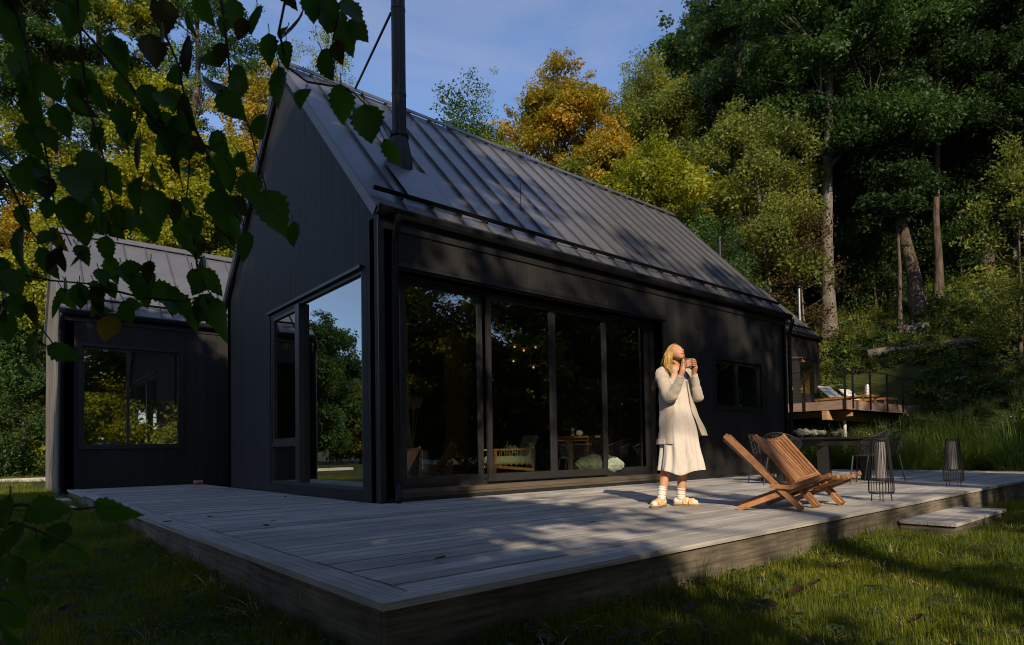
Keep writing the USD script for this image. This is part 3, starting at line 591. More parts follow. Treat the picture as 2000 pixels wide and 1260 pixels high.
def tree(name, label, x, y, H, cw, leaf, bark='bark', n=320, base=.3, kind='broad', r0=None, lean=(0, 0), seed=None, group=None, gaps=False, cs=1., lobes=20, top=1., split=False, flat=.75, extra_limbs=()):
    NTREE[0] += 1; r = np.random.default_rng(seed or 100 + NTREE[0])
    z0 = float(ground_z(x, y)) - .1; R = cw / 2
    t = thing(name, label, 'tree', (x, y, z0), group=group)
    r0 = r0 or .012 * H + .05
    hs = np.linspace(0, 1, 9); wob = r.normal(size=(9, 2)).cumsum(0) * .012 * H * hs[:, None]
    tp = np.stack([wob[:, 0] + lean[0] * hs ** 1.4 * H, wob[:, 1] + lean[1] * hs ** 1.4 * H, hs * H * .9], 1)
    wood = [tube(tp, r0 * (1 - .86 * hs) * (1 + .35 * np.exp(-hs * 22)), 9)]
    P, S = [], []
    ga = r.random() * 6.28
    for k in range(lobes):
        f = base + (1 - base) * (k + .6) / lobes * .96
        prof = math.sin(math.pi * min(1, max(.02, ((f - base) / (1 - base)) * .80 + .17))) ** .75
        az = ga + k * 2.4 + r.normal() * .3
        st = A3(*[np.interp(f * .92 - .10 * (1 - f), hs, tp[:, j]) for j in range(3)])
        ln = R * prof * (.62 + .25 * r.random())
        end = st + A3(math.cos(az) * ln, math.sin(az) * ln, ln * (.25 + .5 * r.random()) * (.4 + f))
        end[2] = min(end[2], H * .95)
        mid = (st + end) / 2 + A3(0, 0, -.06 * ln) + r.normal(size=3) * .05 * ln
        lr = r0 * .34 * (1 - f * .6)
        wood.append(tube([st, (st + mid) / 2, mid, end], [lr, lr * .8, lr * .6, lr * .2], 6))
        lobR = R * (.30 + .20 * r.random()) * (.65 + .4 * prof)
        m = max(4, int(n / lobes * (.6 + .8 * r.random())))
        d = r.normal(size=(m, 3)); d /= np.linalg.norm(d, axis=1, keepdims=True); d[:, 2] = np.where(d[:, 2] < -.25, -d[:, 2] * .6, d[:, 2])
        rr = (.35 + .65 * r.random((m, 1)) ** .5)
        P.append(end + d * rr * lobR * A3(1, 1, flat)); S.append(np.full(m, 1.) * (.75 + .5 * r.random(m)))
        for q in range(3):
            e2 = end + d[q] * lobR * .7 * A3(1, 1, flat); wood.append(tube([mid, (mid + e2) / 2 + r.normal(size=3) * .06 * ln, e2], [lr * .45, lr * .3, lr * .1], 5))
    topP = tp[-1]; m = int(n / lobes * 1.2); d = r.normal(size=(m, 3)); d /= np.linalg.norm(d, axis=1, keepdims=True)
    P.append(topP + A3(0, 0, -.2) + d * (r.random((m, 1)) ** .4) * A3(R * .38, R * .38, H * .09)); S.append(.7 + .4 * r.random(m))
    for pl_ in extra_limbs: wood.append(tube(pl_[0], pl_[1], 7))
    part(t, 'trunk', wood, M[bark], True)
    m = int(n * .35); d = r.normal(size=(m, 3)); d /= np.linalg.norm(d, axis=1, keepdims=True); d *= r.random((m, 1)) ** .4
    ce = A3(*[np.interp(base + (1 - base) * .48, hs, tp[:, j]) for j in (0, 1)], H * (base + (1 - base) * .5))
    P.append(ce + d * A3(R * .92, R * .92, H * (1 - base) * .5)); S.append(.5 + .5 * r.random(m))
    P, S = np.vstack(P), np.concatenate(S) * cs
    if gaps: ok = open_to_sun(P + A3(x, y, z0), r); P, S = P[ok], S[ok]
    pr = PROTO[kind]
    c = instancer(str(t.GetPath()), 'crown', pr, [M[leaf]] * len(pr), P, rand_quat(r, len(P), .45), np.repeat(S[:, None], 3, 1), r.integers(0, len(pr), len(P)))
    return t
def gxy(px, d): v = RT * (px - CX) / FPX + FW; p = CAM + v * d; return p[0], p[1]
def top_h(px, py, d): x, y = gxy(px, d); return float(at(px, py, d)[2] - ground_z(x, y))
def tree_at(name, label, px, d, py_top, wpx, leaf, **k):
    if px > 1440: d *= 1.03
    x, y = gxy(px, d); return tree(name, label, x, y, top_h(px, py_top, d), wpx / FPX * d, leaf, **k)
# left: behind the wing house
tree_at('maple_tree', 'tall green maple rising beyond the far left corner of the wing house', 95, 28, -260, 280, 'leaf_green', n=420, base=.22, cs=1.0)
tree_at('maple_tree', 'tall green maple behind the left end of the wing house roof', 190, 30, -330, 330, 'leaf_yellowgreen', n=460, base=.25, cs=1.05)
tree_at('maple_tree', 'bright yellow green maple glowing in the sun above the wing house ridge', 350, 25, 150, 300, 'leaf_yellowgreen', n=420, base=.2, lobes=22)
tree_at('maple_tree', 'golden orange maple close to the left slope of the main gable', 500, 28, 60, 250, 'leaf_gold', n=360, base=.2)
tree_at('oak_tree', 'very tall dark green oak behind the yellow maple on the left', 330, 36, -240, 360, 'leaf_green', n=420, base=.3)
tree_at('oak_tree', 'green and orange oak whose crown shows over the main gable peak', 600, 33, 30, 250, 'leaf_olive', n=330, base=.3, kind='fine', cs=1.1)
tree_at('oak_tree', 'round crowned oak ending left of the chimney above the ridge', 668, 36, 108, 170, 'leaf_olive', n=240, base=.3, kind='fine')
tree_at('maple_tree', 'low yellow maple at the left picture edge above the lawn', 20, 25, 330, 190, 'leaf_gold', n=300, base=.15)
tree_at('bush_tree', 'bushy green understorey tree beyond the left wall of the wing house', 45, 21, 600, 190, 'leaf_green', n=260, base=.05, kind='fine', cs=.9)
tree_at('bush_tree', 'yellow leaved bush glimpsed through the two windows of the wing house', 300, 24, 640, 260, 'leaf_yellowgreen', n=240, base=.05)
# middle: behind the main ridge
tree_at('birch_tree', 'light green birch leftmost of the trees above the main ridge', 925, 29, 132, 190, 'leaf_green', bark='pale_bark', n=260, base=.35, kind='airy', cs=1.1, r0=.11)
tree_at('bare_tree', 'thin bare grey tree between the light green birch and the orange maple', 1000, 30, 95, 60, 'leaf_olive', bark='pale_bark', n=40, base=.45, kind='airy', cs=.6, r0=.10)
tree_at('maple_tree', 'orange gold maple standing highest above the middle of the ridge', 1105, 31, 78, 265, 'leaf_gold', n=620, base=.3, lobes=22)
tree_at('maple_tree', 'olive and gold maple right of the orange one above the ridge', 1290, 33, 92, 235, 'leaf_olive', n=520, base=.3, kind='fine', cs=1.15)
tree_at('dogwood_tree', 'pale yellow green low tree directly behind the right half of the ridge', 1275, 26, 270, 300, 'leaf_yellowgreen', n=380, base=.25, bark='pale_bark')
tree_at('dogwood_tree', 'gold and green low tree behind the ridge below the orange maple', 1100, 25, 290, 230, 'leaf_olive', n=260, base=.3, bark='pale_bark')
tree_at('dogwood_tree', 'small green tree beside the vent pipe at the right end of the roof', 1400, 24, 390, 190, 'leaf_green', n=240, base=.2, kind='fine')
tree_at('maple_tree', 'green maple low behind the ridge between birch and orange maple', 1000, 27, 250, 200, 'leaf_olive', n=300, base=.15)
tree_at('maple_tree', 'gold leaved maple low behind the ridge right of the orange maple', 1200, 29, 215, 210, 'leaf_gold', n=360, base=.15)
tree_at('maple_tree', 'sunlit yellow maple just above the wing house ridge, nearer the main gable', 430, 23, 235, 230, 'leaf_yellowgreen', n=420, base=.1)
tree_at('maple_tree', 'sunlit yellow maple above the left end of the wing house ridge', 150, 23, 300, 250, 'leaf_yellowgreen', n=420, base=.1)
tree_at('maple_tree', 'orange maple behind the yellow maples, left of the main gable', 545, 31, 150, 200, 'leaf_gold', n=360, base=.1)
# right: the dark wood on the bank
tree_at('forest_tree', 'tall dark green oak forming the left edge of the wood against the sky', 1450, 31, -160, 270, 'leaf_dark', n=460, base=.22, lobes=22)
tree_at('forest_tree', 'olive grey leaved tree lit at the edge of the wood behind the back house', 1510, 25, 165, 240, 'leaf_olive', n=300, base=.28, kind='fine', bark='pale_bark', r0=.16, cs=1.05)
tree_at('forest_tree', 'pale mottled trunk tree right of the back house flue', 1625, 26, -190, 290, 'leaf_green', n=300, base=.50, bark='pale_bark', r0=.30, lean=(-.02, .02))
tree_at('forest_tree', 'large brown trunk tree with a kinked trunk in the wood', 1805, 25.5, -200, 330, 'leaf_green', n=360, base=.46, bark='bark', r0=.30, lean=(-.17, .15))
tree_at('forest_tree', 'slim mossy trunk just right of the kinked brown trunk', 1843, 26.5, -150, 230, 'leaf_dark', n=230, base=.5, bark='bark', r0=.18)
tree_at('forest_tree', 'thin straight tree between the pale trunk and the kinked trunk', 1765, 24.5, 40, 150, 'leaf_dark', n=170, base=.45, r0=.09)
tree_at('forest_tree', 'dark tree with an upright trunk near the right picture edge', 1940, 27, -170, 280, 'leaf_dark', n=320, base=.45, r0=.24)
tree_at('forest_tree', 'tree of the wood just cut by the right picture edge', 2060, 25, -120, 300, 'leaf_dark', n=340, base=.3, r0=.2)
tree_at('forest_tree', 'slender leaning sapling with rust leaves left of the pale trunk', 1580, 24, 330, 150, 'leaf_rust', n=36, base=.25, kind='airy', r0=.05, bark='pale_bark', cs=.8)
tree_at('forest_tree', 'sparse olive leaved young tree low at the right picture edge', 2000, 21, 240, 170, 'leaf_olive', n=80, base=.15, kind='airy', cs=1.0, r0=.07)
for i, (px, d, ty, wpx, lf, lb) in enumerate([
    (1380, 40, -40, 240, 'leaf_green', 'deep green tree filling the gap right of the olive maple'), (1560, 42, -260, 300, 'leaf_dark', 'dark tree in the second row behind the olive grey tree'),
    (1690, 38, -230, 280, 'leaf_dark', 'dark tree in the second row between pale and kinked trunks'), (1760, 46, -260, 320, 'leaf_dark', 'dark tree deep in the wood behind the kinked trunk'),
    (1880, 40, -250, 300, 'leaf_dark', 'dark tree in the second row right of the mossy trunk'), (1990, 44, -260, 320, 'leaf_dark', 'dark tree deep in the wood at the upper right corner'),
    (1620, 50, -160, 320, 'leaf_green', 'far green tree behind the pale trunk'), (1480, 48, -100, 300, 'leaf_green', 'far green tree behind the edge of the wood')]):
    tree_at('forest_tree', lb, px, d, ty, wpx, lf, n=300, base=.12, kind='coarse', cs=1.3, r0=.22, group='trees in the back rows of the wood')
for i, (px, d, ty, wpx, lf, lb) in enumerate([
    (1665, 33, 420, 300, 'leaf_dark', 'low dark understorey tree behind the pale trunk'), (1890, 33, 430, 320, 'leaf_dark', 'low dark understorey tree behind the mossy trunk'),
    (1545, 31, 400, 260, 'leaf_dark', 'low dark understorey tree behind the back house'), (2010, 31, 420, 300, 'leaf_dark', 'low dark understorey tree at the right picture edge'), (1775, 36, 400, 300, 'leaf_dark', 'low dark understorey tree in the middle of the wood')]):
    tree_at('understorey_tree', lb, px, d, ty, wpx, lf, n=230, base=.02, cs=1.25, r0=.08, kind='fine')
for i, (px, d, ty, wpx, lf, lb) in enumerate([(1600, 29, 500, 150, 'leaf_green', 'small leafy tree at the foot of the pale mottled trunk'), (1680, 28, 470, 160, 'leaf_dark', 'small dark tree between the pale trunk and the kinked trunk'), (1740, 30, 430, 170, 'leaf_green', 'small green tree just left of the kinked trunk'),
    (1870, 29, 480, 170, 'leaf_dark', 'small dark tree right of the mossy trunk'), (1930, 30, 420, 180, 'leaf_green', 'small green tree in front of the deep wood on the right'), (1720, 27, 330, 120, 'leaf_green', 'thin green tree with foliage hanging in front of the dark gap of the wood'), (1890, 27.5, 300, 130, 'leaf_green', 'thin green tree hanging over the dark gap right of the mossy trunk')]):
    tree_at('understorey_tree', lb, px, d, ty, wpx, lf, n=110, base=.12, r0=.06, kind='airy', cs=1.0)
for i, (px, d, ty, lean_, lb) in enumerate([(1490, 29, 60, .03, 'slim trunk at the left edge of the wood'), (1545, 33, 30, -.02, 'slim dark trunk behind the back house flue'), (1660, 30, 0, .02, 'slim trunk just right of the pale mottled trunk'), (1700, 34, 40, -.03, 'slim leaning trunk in the middle of the wood'),
    (1735, 28, 90, .03, 'slim trunk left of the kinked brown trunk'), (1825, 33, 20, .02, 'slim trunk close behind the kinked brown trunk'), (1875, 29, 60, -.02, 'slim trunk right of the mossy trunk'), (1910, 35, 10, .03, 'slim trunk deep in the wood on the right'),
    (1965, 31, 30, -.03, 'slim trunk near the right picture edge'), (1995, 28, 120, .02, 'slim trunk at the right picture edge'), (1600, 36, 20, .02, 'slim trunk far behind the pale mottled trunk'), (1790, 38, 0, .01, 'slim trunk farthest back in the wood')]):
    tree_at('slim_tree', lb, px, d, ty, 110, 'leaf_dark', n=110, base=.45, r0=.085 + .02 * (i % 3), lean=(lean_, -lean_), bark='pale_bark' if i % 3 == 0 else 'bark')
# behind and beside the photographer: they shade the deck and show in the panes
OFF = [(-9.3, -10.5, 12.5, 7.5, 'leaf_green'), (-7.2, -12.2, 19, 7.5, 'leaf_green'), (-.9, -15.6, 17.5, 8, 'leaf_olive'), (3.9, -18.2, 20, 8.5, 'leaf_yellowgreen'), (8.6, -20.6, 21, 9, 'leaf_olive'), (13.2, -22, 17, 9, 'leaf_yellowgreen'), (-9.5, -21, 22, 8, 'leaf_green'), (-5.5, -23.5, 23, 8, 'leaf_green'),
       (-12.5, -6.5, 12, 7, 'leaf_green'), (18.5, -17.5, 18, 9, 'leaf_olive'), (24, -14.5, 19, 9, 'leaf_dark'), (21, -22, 19, 9, 'leaf_olive'), (30, -12, 20, 9, 'leaf_dark'), (-16, -12, 14, 8, 'leaf_green'), (-7.8, -2.6, 11.5, 6.5, 'leaf_green'), (-10, -7, 13, 7, 'leaf_green')]
HEDGE = [(9, -27, 9), (15, -29, 10), (21, -28, 10), (28, -26, 11), (34, -21, 11), (38, -15, 12), (27, -18, 8), (16, -25, 7.5), (33, -30, 13), (43, -22, 13), (5, -24, 7), (40, -8, 11)]
for i, (x_, y_, h_, w_2, lf) in enumerate(OFF):
    tree('shade_tree', 'broad leafy tree on the lawn side opposite the house, shading the deck', x_, y_, h_, w_2, lf, n=560, base=.14, kind='coarse', gaps=True, lobes=22, group='trees on the lawn side opposite the house', seed=900 + i)
for i, (x_, y_, h_, w_2, lf) in enumerate([(-8.2, 23, 7.6, 4.5, 'leaf_green'), (-12.6, 27, 4.6, 5, 'leaf_olive'), (-16.5, 31, 5.2, 7, 'leaf_gold'), (-24, 36, 6, 9, 'leaf_green'), (-20, 26, 4.4, 6, 'leaf_olive'), (-13.5, 38, 6.4, 8, 'leaf_olive')]):
    tree('meadow_tree', 'round tree on the far lawn mirrored in the tall gable pane', x_, y_, h_, w_2, lf, n=300, base=.18, group='trees mirrored in the gable pane', seed=950 + i)

for i, (x_, y_, h_) in enumerate(HEDGE):
    tree('screen_tree', 'bushy tree of the far lawn edge mirrored darkly in the sliding doors', x_, y_, h_, 8.5, 'leaf_olive' if i % 3 else 'leaf_yellowgreen', n=300, base=.02, kind='coarse', cs=1.45, group='trees mirrored in the sliding doors', seed=1000 + i, r0=.12)
tree('shade_tree', 'low dense tree behind the photographer shading the near left corner of the deck', -8.3, -11.6, 10, 5.4, 'leaf_green', n=420, base=.12, kind='coarse', seed=990)
tree('shade_tree', 'tall shade tree left of the photographer whose shadow covers the gable wall', -7.7, -6.1, 13, 6.0, 'leaf_green', n=520, base=.38, kind='coarse', seed=991)
# ------------------------------------------------------------------ grass, weeds, ornamental grass
def blades(n, rad, h, w, seed, lean=.5, seg=3, curl=.6):
    r = np.random.default_rng(seed); V, F = [], []
    for k in range(n):
        a = r.random() * 6.28; rr = rad * math.sqrt(r.random()); b = A3(rr * math.cos(a), rr * math.sin(a), -.01)
        d = a + r.normal() * .9; hh = h * (.55 + .6 * r.random()); ln = lean * (.2 + r.random()); s = A3(-math.sin(d), math.cos(d), 0) * w * (.7 + .6 * r.random()) / 2
        k0 = len(V)
        for i in range(seg + 1):
            t = i / seg; o = ln * hh * (t ** 1.6); z = hh * (t - curl * ln * t ** 2.4 * .7)
            c = b + A3(math.cos(d) * o, math.sin(d) * o, z); ww = (1 - t) ** .7 if i < seg else 0
            V += [c + s * ww, c - s * ww] if i < seg else [c]
        for i in range(seg - 1): q = k0 + 2 * i; F += [[q, q + 1, q + 3], [q, q + 3, q + 2]]
        q = k0 + 2 * (seg - 1); F.append([q, q + 1, q + 2])
    return tm(V, F)
def scatter_grass(name, label, pts, protos, mats, smin, smax, r, hvar=None, wts=None):
    n = len(pts); z = ground_z(pts[:, 0], pts[:, 1])
    s = smin + (smax - smin) * r.random(n)
    if hvar is not None: s = s * hvar
    a = r.random(n) * 2 * np.pi
    q = np.stack([np.cos(a / 2), 0 * a, 0 * a, np.sin(a / 2)], 1)
    p = instancer('/World', name, protos, mats, np.column_stack([pts, z]), q, np.repeat(s[:, None], 3, 1), np.minimum(r.choice(len(protos), n, p=wts), len(protos) - 1))
    return tag(p, label, name.replace('_', ' '), kind='stuff')
r4 = np.random.default_rng(41)
def jgrid(x0, x1, y0, y1, st):
    a, b = np.meshgrid(np.arange(x0, x1, st), np.arange(y0, y1, st)); p = np.stack([a.ravel(), b.ravel()], 1); return p + r4.uniform(-st * .6, st * .6, p.shape)
def off_deck(p, m=.03):
    on = (p[:, 0] > DXL - m + .05) & (p[:, 0] < DXR + m) & (p[:, 1] > DYF - m + .05) & (p[:, 1] < 8.5) & ((p[:, 1] < .2) | (p[:, 0] < .2) | True)
    st_ = (p[:, 0] > 3.27) & (p[:, 0] < 5.14) & (p[:, 1] > DYF - .5) & (p[:, 1] < DYF)
    return p[~on & ~st_]
def seen(p, lo=-150, hi=2150, dmin=1.5, dmax=99):
    v = np.column_stack([p, np.full(len(p), -.25)]) - CAM; d = v @ FW; x = CX + FPX * (v @ RT) / np.maximum(d, .01)
    return p[(d > dmin) & (d < dmax) & (x > lo) & (x < hi)]
near = seen(off_deck(np.vstack([jgrid(-3.5, 9, -8, -4.5, .055), jgrid(-5, -2.3, -6, 8, .06)])), dmax=7.5)
mid_ = seen(off_deck(np.vstack([jgrid(-6, -2.2, 16.4, 21.4, .13), jgrid(2, 14, -8.5, -4.5, .10), jgrid(-6, -2.3, -3, 12, .11), jgrid(-8, -2.6, 12, 24, .2)])), dmin=6.5)
hn = .55 + 1.0 * meshkit.fbm(np.column_stack([near * 1.3, near[:, 0] * 0]), 3, 8)
edge = np.clip(1 - np.abs(near[:, 1] - DYF) / .35, 0, 1) * (near[:, 0] > -2) + np.clip(1 - np.abs(near[:, 0] - DXL) / .3, 0, 1) * (near[:, 1] > -4.6)
CL = leaves(16, (.055, .055, .018), .026, 91, up=.9, kite=.8); CL.vertices += [0, 0, .035]
DRY = blades(12, .05, .10, .004, 92, lean=1.1)
PG = [blades(22, .05, .085, .0042, 1), blades(20, .05, .075, .0045, 2, lean=.8), blades(18, .06, .10, .004, 3, lean=.4)]
scatter_grass('lawn_grass', 'unmown green lawn grass along the deck', near, PG + [CL, DRY], [M['grass_blade']] * 3 + [M['weed_leaf'], M['straw']], .7, 1.25, r4, hn * (1 + .55 * edge), [.30, .29, .27, .12, .02])
scatter_grass('far_grass', 'lawn grass farther from the deck edge', mid_, PG, [M['grass_blade']] * 3, .9, 1.6, r4, .6 + .8 * meshkit.fbm(np.column_stack([mid_, mid_[:, 0] * 0]), 3, 8))
for i, (px, py) in enumerate([(1405, 1118), (1470, 1092), (1490, 1085), (1560, 1082), (1600, 1085), (1380, 1150), (1280, 1190), (590, 1235), (1735, 1075), (1440, 1112), (1525, 1078), (1640, 1078)]):
    g = onz(px, py, -.28); rr = np.random.default_rng(300 + i)
    single('seed_grass', [blades(30, .08, .19, .0045, 310 + i, lean=.45)] + [tube([A3(0, 0, 0), A3(a * .02, -abs(b) * .02, .15), A3(a * .05, -abs(b) * .05, .24)], [.0012, .001, .002], 5) for a, b in rr.normal(size=(4, 2))], M['grass_tall'], 'taller seeding grass tuft standing out of the lawn', 'grass tuft', 'taller grass tufts along the deck')
    UsdGeom.Xformable(stage.GetPrimAtPath('/World/seed_grass' + (f'_{i:03d}' if i else ''))).AddTranslateOp().Set(Gf.Vec3d(g[0], g[1], float(ground_z(g[0], g[1]))))
# weeds on the wooded bank
wp = np.vstack([jgrid(11.5, 44, -16, 26, .36), jgrid(16, 27, -1, 14, .27)]); s_ = .93 * wp[:, 0] + .37 * wp[:, 1]
wp = wp[(s_ > 13.0) & (wp[:, 0] > DXR + .9) & ~((wp[:, 0] < BXR + .15) & (wp[:, 1] > BY - .3) & (wp[:, 1] < 8)) & ~((wp[:, 0] > TX0 - .1) & (wp[:, 0] < TX1 + .1) & (wp[:, 1] > TY0 - .1) & (wp[:, 1] < BY + .3) & (ground_z(wp[:, 0], wp[:, 1]) > .9))]
wp = seen(wp, 1480, 2150); wp = wp[r4.random(len(wp)) < .85]
PW = [leaves(46, (.22, .22, .14), .10, 21, up=.6), leaves(40, (.26, .2, .20), .085, 22, up=.5), cat([leaves(30, (.2, .2, .12), .09, 23, up=.6), blades(20, .12, .38, .012, 24, lean=.7)])]
for m_ in PW: m_.vertices += [0, 0, .10]
p_ = scatter_grass('bank_undergrowth', 'low weeds and leafy ground cover on the wooded bank', wp, PW, [M['weed_leaf'], M['leaf_green'], M['leaf_olive']], .8, 1.9, r4)
fl = wp[r4.random(len(wp)) < .12] + .1
PF = [leaves(16, (.25, .25, .05), .035, 31, up=.9)]; PF[0].vertices += [0, 0, .34]
scatter_grass('white_wildflowers', 'specks of small white wildflowers over the bank weeds', fl, PF, [M['white_paint']], .8, 1.4, r4)
# ornamental grass clumps behind the deck's right end
clump0 = None
for i, (px, py, d, s) in enumerate([(1765, 915, 14.6, 1.0), (1840, 917, 14.0, .85), (1905, 918, 14.8, .9), (1975, 919, 13.4, 1.25), (1720, 914, 15.6, .9), (1805, 905, 16.4, 1.1), (1930, 905, 16.2, 1.2), (2030, 915, 14.4, 1.2), (1870, 890, 17.6, 1.0), (1660, 905, 16.2, .9), (1600, 905, 16.4, .8), (1990, 880, 17, 1.1), (1745, 890, 17.4, .9)]):
    x_, y_ = gxy(px, d); x_ = max(x_, DXR + .35)
    z_ = float(ground_z(x_, y_)) - .02
    lb = ['fine leaved grass clump arching beside the nearer lantern', 'low grass clump between the two lanterns', 'grass clump just right of the farther lantern', 'largest upright grass clump at the right edge of the deck'][i] if i < 4 else 'arching ornamental grass clump in the bed behind the deck'
    if i == 0:
        c0 = thing('ornamental_grass', lb, 'ornamental grass', (x_, y_, z_), group='ornamental grass clumps behind the deck')
        part(c0, 'blade', cat([blades(520, .32, 1.65, .015, 60, lean=.85, seg=6, curl=.75), blades(260, .4, 1.15, .016, 61, lean=1.2, seg=6, curl=.75)]), M['grass_tall'], kind='stuff')
    else:
        copy_of(c0, 'ornamental_grass', (x_, y_, z_), i * 1.1, lb, 'ornamental grass', 'ornamental grass clumps behind the deck')
# stone wall below the terrace, fallen logs
wall = thing('dry_stone_wall', 'low dry stone wall of rough grey stones under the raised terrace', 'stone wall')
for k in range(40):
    px = 1556 + (k % 40) * 8.6 + r4.uniform(-4, 4); row = 0
    y_ = 1.7 + r4.uniform(-.12, .12) - (k % 40) * .02
    q = ony(px, 845 - row * 11, y_); rr = r4.uniform(.07, .16)
    m_ = trimesh.creation.icosphere(2, rr); m_.vertices *= A3(r4.uniform(.9, 1.5), 1, r4.uniform(.6, .9)); m_.vertices *= (1 + 1.1 * (meshkit.fbm(m_.vertices * 9 + k * 7, 3, k)[:, None] - .5)); m_.vertices += q
    part(wall, 'stone', m_, M['grey_stone'])
rub = thing('rubble_slope', 'pile of dark rubble stones where the terrace meets the bank', 'rubble')
for k in range(46):
    q = at(1815 + r4.uniform(0, 85), 0, 17.5 + r4.uniform(-.8, .8)); z_ = float(ground_z(q[0], q[1])); rr = r4.uniform(.09, .19)
    m_ = trimesh.creation.icosphere(2, rr); m_.vertices *= A3(1.3, 1, .7); m_.vertices *= (1 + .5 * (meshkit.fbm(m_.vertices * 9 + k * 5, 3, k + 80)[:, None] - .5)); m_.vertices += A3(q[0], q[1], z_ + .05 + .25 * r4.random())
    part(rub, 'stone', m_, M['grey_stone'])
def log(name, label, px0, px1, d0, d1, rad):
    a, b = gxy(px0, d0), gxy(px1, d1); pts = []
    for t in np.linspace(0, 1, 9):
        x_, y_ = a[0] * (1 - t) + b[0] * t, a[1] * (1 - t) + b[1] * t; pts.append((x_, y_, float(ground_z(x_, y_)) + rad * .8 + .1))
    pts = np.array(pts); g_ = pts[:, 2] - rad * .5 - .1; li = np.linspace(g_[0], g_[-1], 9); pts[:, 2] = li + max(0, (g_ - li).max() - rad * .8) + .14 + .03 * np.sin(np.arange(9) * 1.3); pts[:, 1] += .10 * np.sin(np.linspace(0, 5, 9))
    l_ = thing(name, label, 'log'); part(l_, 'log_trunk', tube(pts, rad * np.linspace(1, .7, 9), 12), M['pale_bark'], True)
    part(l_, 'branch_stub', tube([pts[4], pts[4] + A3(-.2, -.1, .35)], [rad * .3, rad * .15], 7), M['pale_bark'], True)
log('fallen_log', 'long pale fallen trunk lying across the bank above the terrace', 1700, 1912, 24.6, 23.0, .19)
log('fallen_log', 'short thick log lying at the feet of the forest trees', 1768, 1815, 25.4, 25, .26)
for (p0, p1, yy, zz, lb) in (((-6.5, 16.5), (-2.2, 16.5), 16.5, .02, 'pale stone kerb nearest the camera on the far left lawn'), ((-6.5, 21.3), (-2.0, 21.3), 21.3, .06, 'pale stone kerb farther back on the far left lawn')):
    k_ = thing('kerb', lb, 'kerb', (0, 0, float(ground_z(-4, yy))))
    for j in range(5): part(k_, 'kerb_stone', bevel_box(-7.2 + j, -6.2 + j - .01, yy, yy + .12, -.1, .10, .01), M['concrete'])
single('stone_slab', bevel_box(-2.78, -2.42, 6.55, 7.15, -.30, -.10, .015), M['concrete'], 'flat grey stone slab in the grass at the left corner of the deck', 'stone slab')
single('stone_slab', bevel_box(-3.0, -2.5, 4.9, 5.3, -.30, -.13, .015), M['concrete'], 'pale slab half hidden in the grass nearer the camera on the left', 'stone slab')
# fallen leaves
def flat_leaf(s, seed, curl=.3):
    n = 9; t = np.linspace(0, 1, n); w = np.sin(np.pi * t ** .8) * .38 * s + .001; v = []
    for i in range(n): zc = curl * s * .5 * (t[i] - .5) ** 2; v += [(t[i] * s - s / 2, w[i], zc + .12 * s), (t[i] * s - s / 2, 0, zc), (t[i] * s - s / 2, -w[i], zc + .10 * s)]
    f = []
    for i in range(n - 1): a = 3 * i; f += [[a, a + 1, a + 4], [a, a + 4, a + 3], [a + 1, a + 2, a + 5], [a + 1, a + 5, a + 4]]
    return tm(v, f)
for i, (px, py, z_, s) in enumerate([(520, 1030, .008, .07), (535, 1020, .008, .05), (225, 952, .008, .06), (557, 972, .008, .05), (860, 1095, .008, .07), (700, 982, .008, .06), (410, 1012, .008, .05), (327, 1022, .008, .07)] + [(1555, 1160, -.22, .11), (1590, 1145, -.22, .10), (1500, 1185, -.22, .09), (1250, 1240, -.22, .10), (1215, 1245, -.22, .08), (1555, 1205, -.22, .08), (300, 1200, -.2, .08), (130, 1195, -.2, .09), (460, 1210, -.2, .07), (1790, 1215, -.22, .08), (1350, 1190, -.22, .09), (1700, 1150, -.22, .07)]):
    g = onz(px, py, z_); m_ = flat_leaf(s, i); m_.apply_transform(trimesh.transformations.euler_matrix(r4.normal() * .25, r4.normal() * .25, r4.random() * 6.28)); m_.vertices += A3(g[0], g[1], z_ + .012)
    on = z_ > 0
    single('fallen_leaf', m_, M['leaf_rust'], 'small dry brown leaf lying on the deck boards' if on else 'dry brown leaf lying in the lawn grass', 'leaf', 'fallen leaves on the deck' if on else 'fallen leaves on the lawn')

# ------------------------------------------------------------------ birch overhanging the photographer
birch = tree('birch_tree', 'birch with large toothed leaves hanging dark over the upper left foreground', -6.3, -6.2, 11.0, 6.0, 'leaf_green', bark='pale_bark', n=420, base=.42, kind='fine', r0=.12, gaps=True, lobes=15, seed=77, cs=1.1)
BX, BY_ = A3(-5.9, -6.9, 0), None
NB = stage.GetPrimAtPath(birch.GetPath())
off = A3(*UsdGeom.Xformable(birch).GetLocalTransformation().ExtractTranslation())
def leaf_mesh(s, r):
    """A birch leaf: pointed oval with a toothed edge, folded along the midrib and curled."""
    n = 15; t = np.linspace(0, 1, n); w = .36 * s * np.interp(t, [0, .08, .28, .5, .75, .92, 1], [0, .55, 1, .93, .55, .16, 0])
    w = w * (1 + .10 * np.where(np.arange(n) % 2 == 0, 1, -1)) ; cu, fo = r.uniform(-.25, .35), r.uniform(.05, .4); tw = r.uniform(-.3, .3)
    V = []
    for i in range(n):
        x_ = t[i] * s; z_ = -cu * s * t[i] ** 2; e = tw * t[i]
        for q in (1, .5, 0, -.5, -1): V.append((x_ + (.02 * s if abs(q) == 1 else 0), q * w[i] * math.cos(fo), z_ + abs(q) * w[i] * math.sin(fo) + q * w[i] * e - (.10 * w[i] if abs(q) == .5 else 0)))
    F = [f for i in range(n - 1) for j in range(4) for f in ([5 * i + j, 5 * i + j + 1, 5 * i + j + 6], [5 * i + j, 5 * i + j + 6, 5 * i + j + 5])]
    pet = tube([(-.24 * s, 0, .04 * s), (-.1 * s, 0, .0), (.15 * s, 0, 0)], [.0011, .001, .0007], 5)
    return cat([tm(V, F), pet])
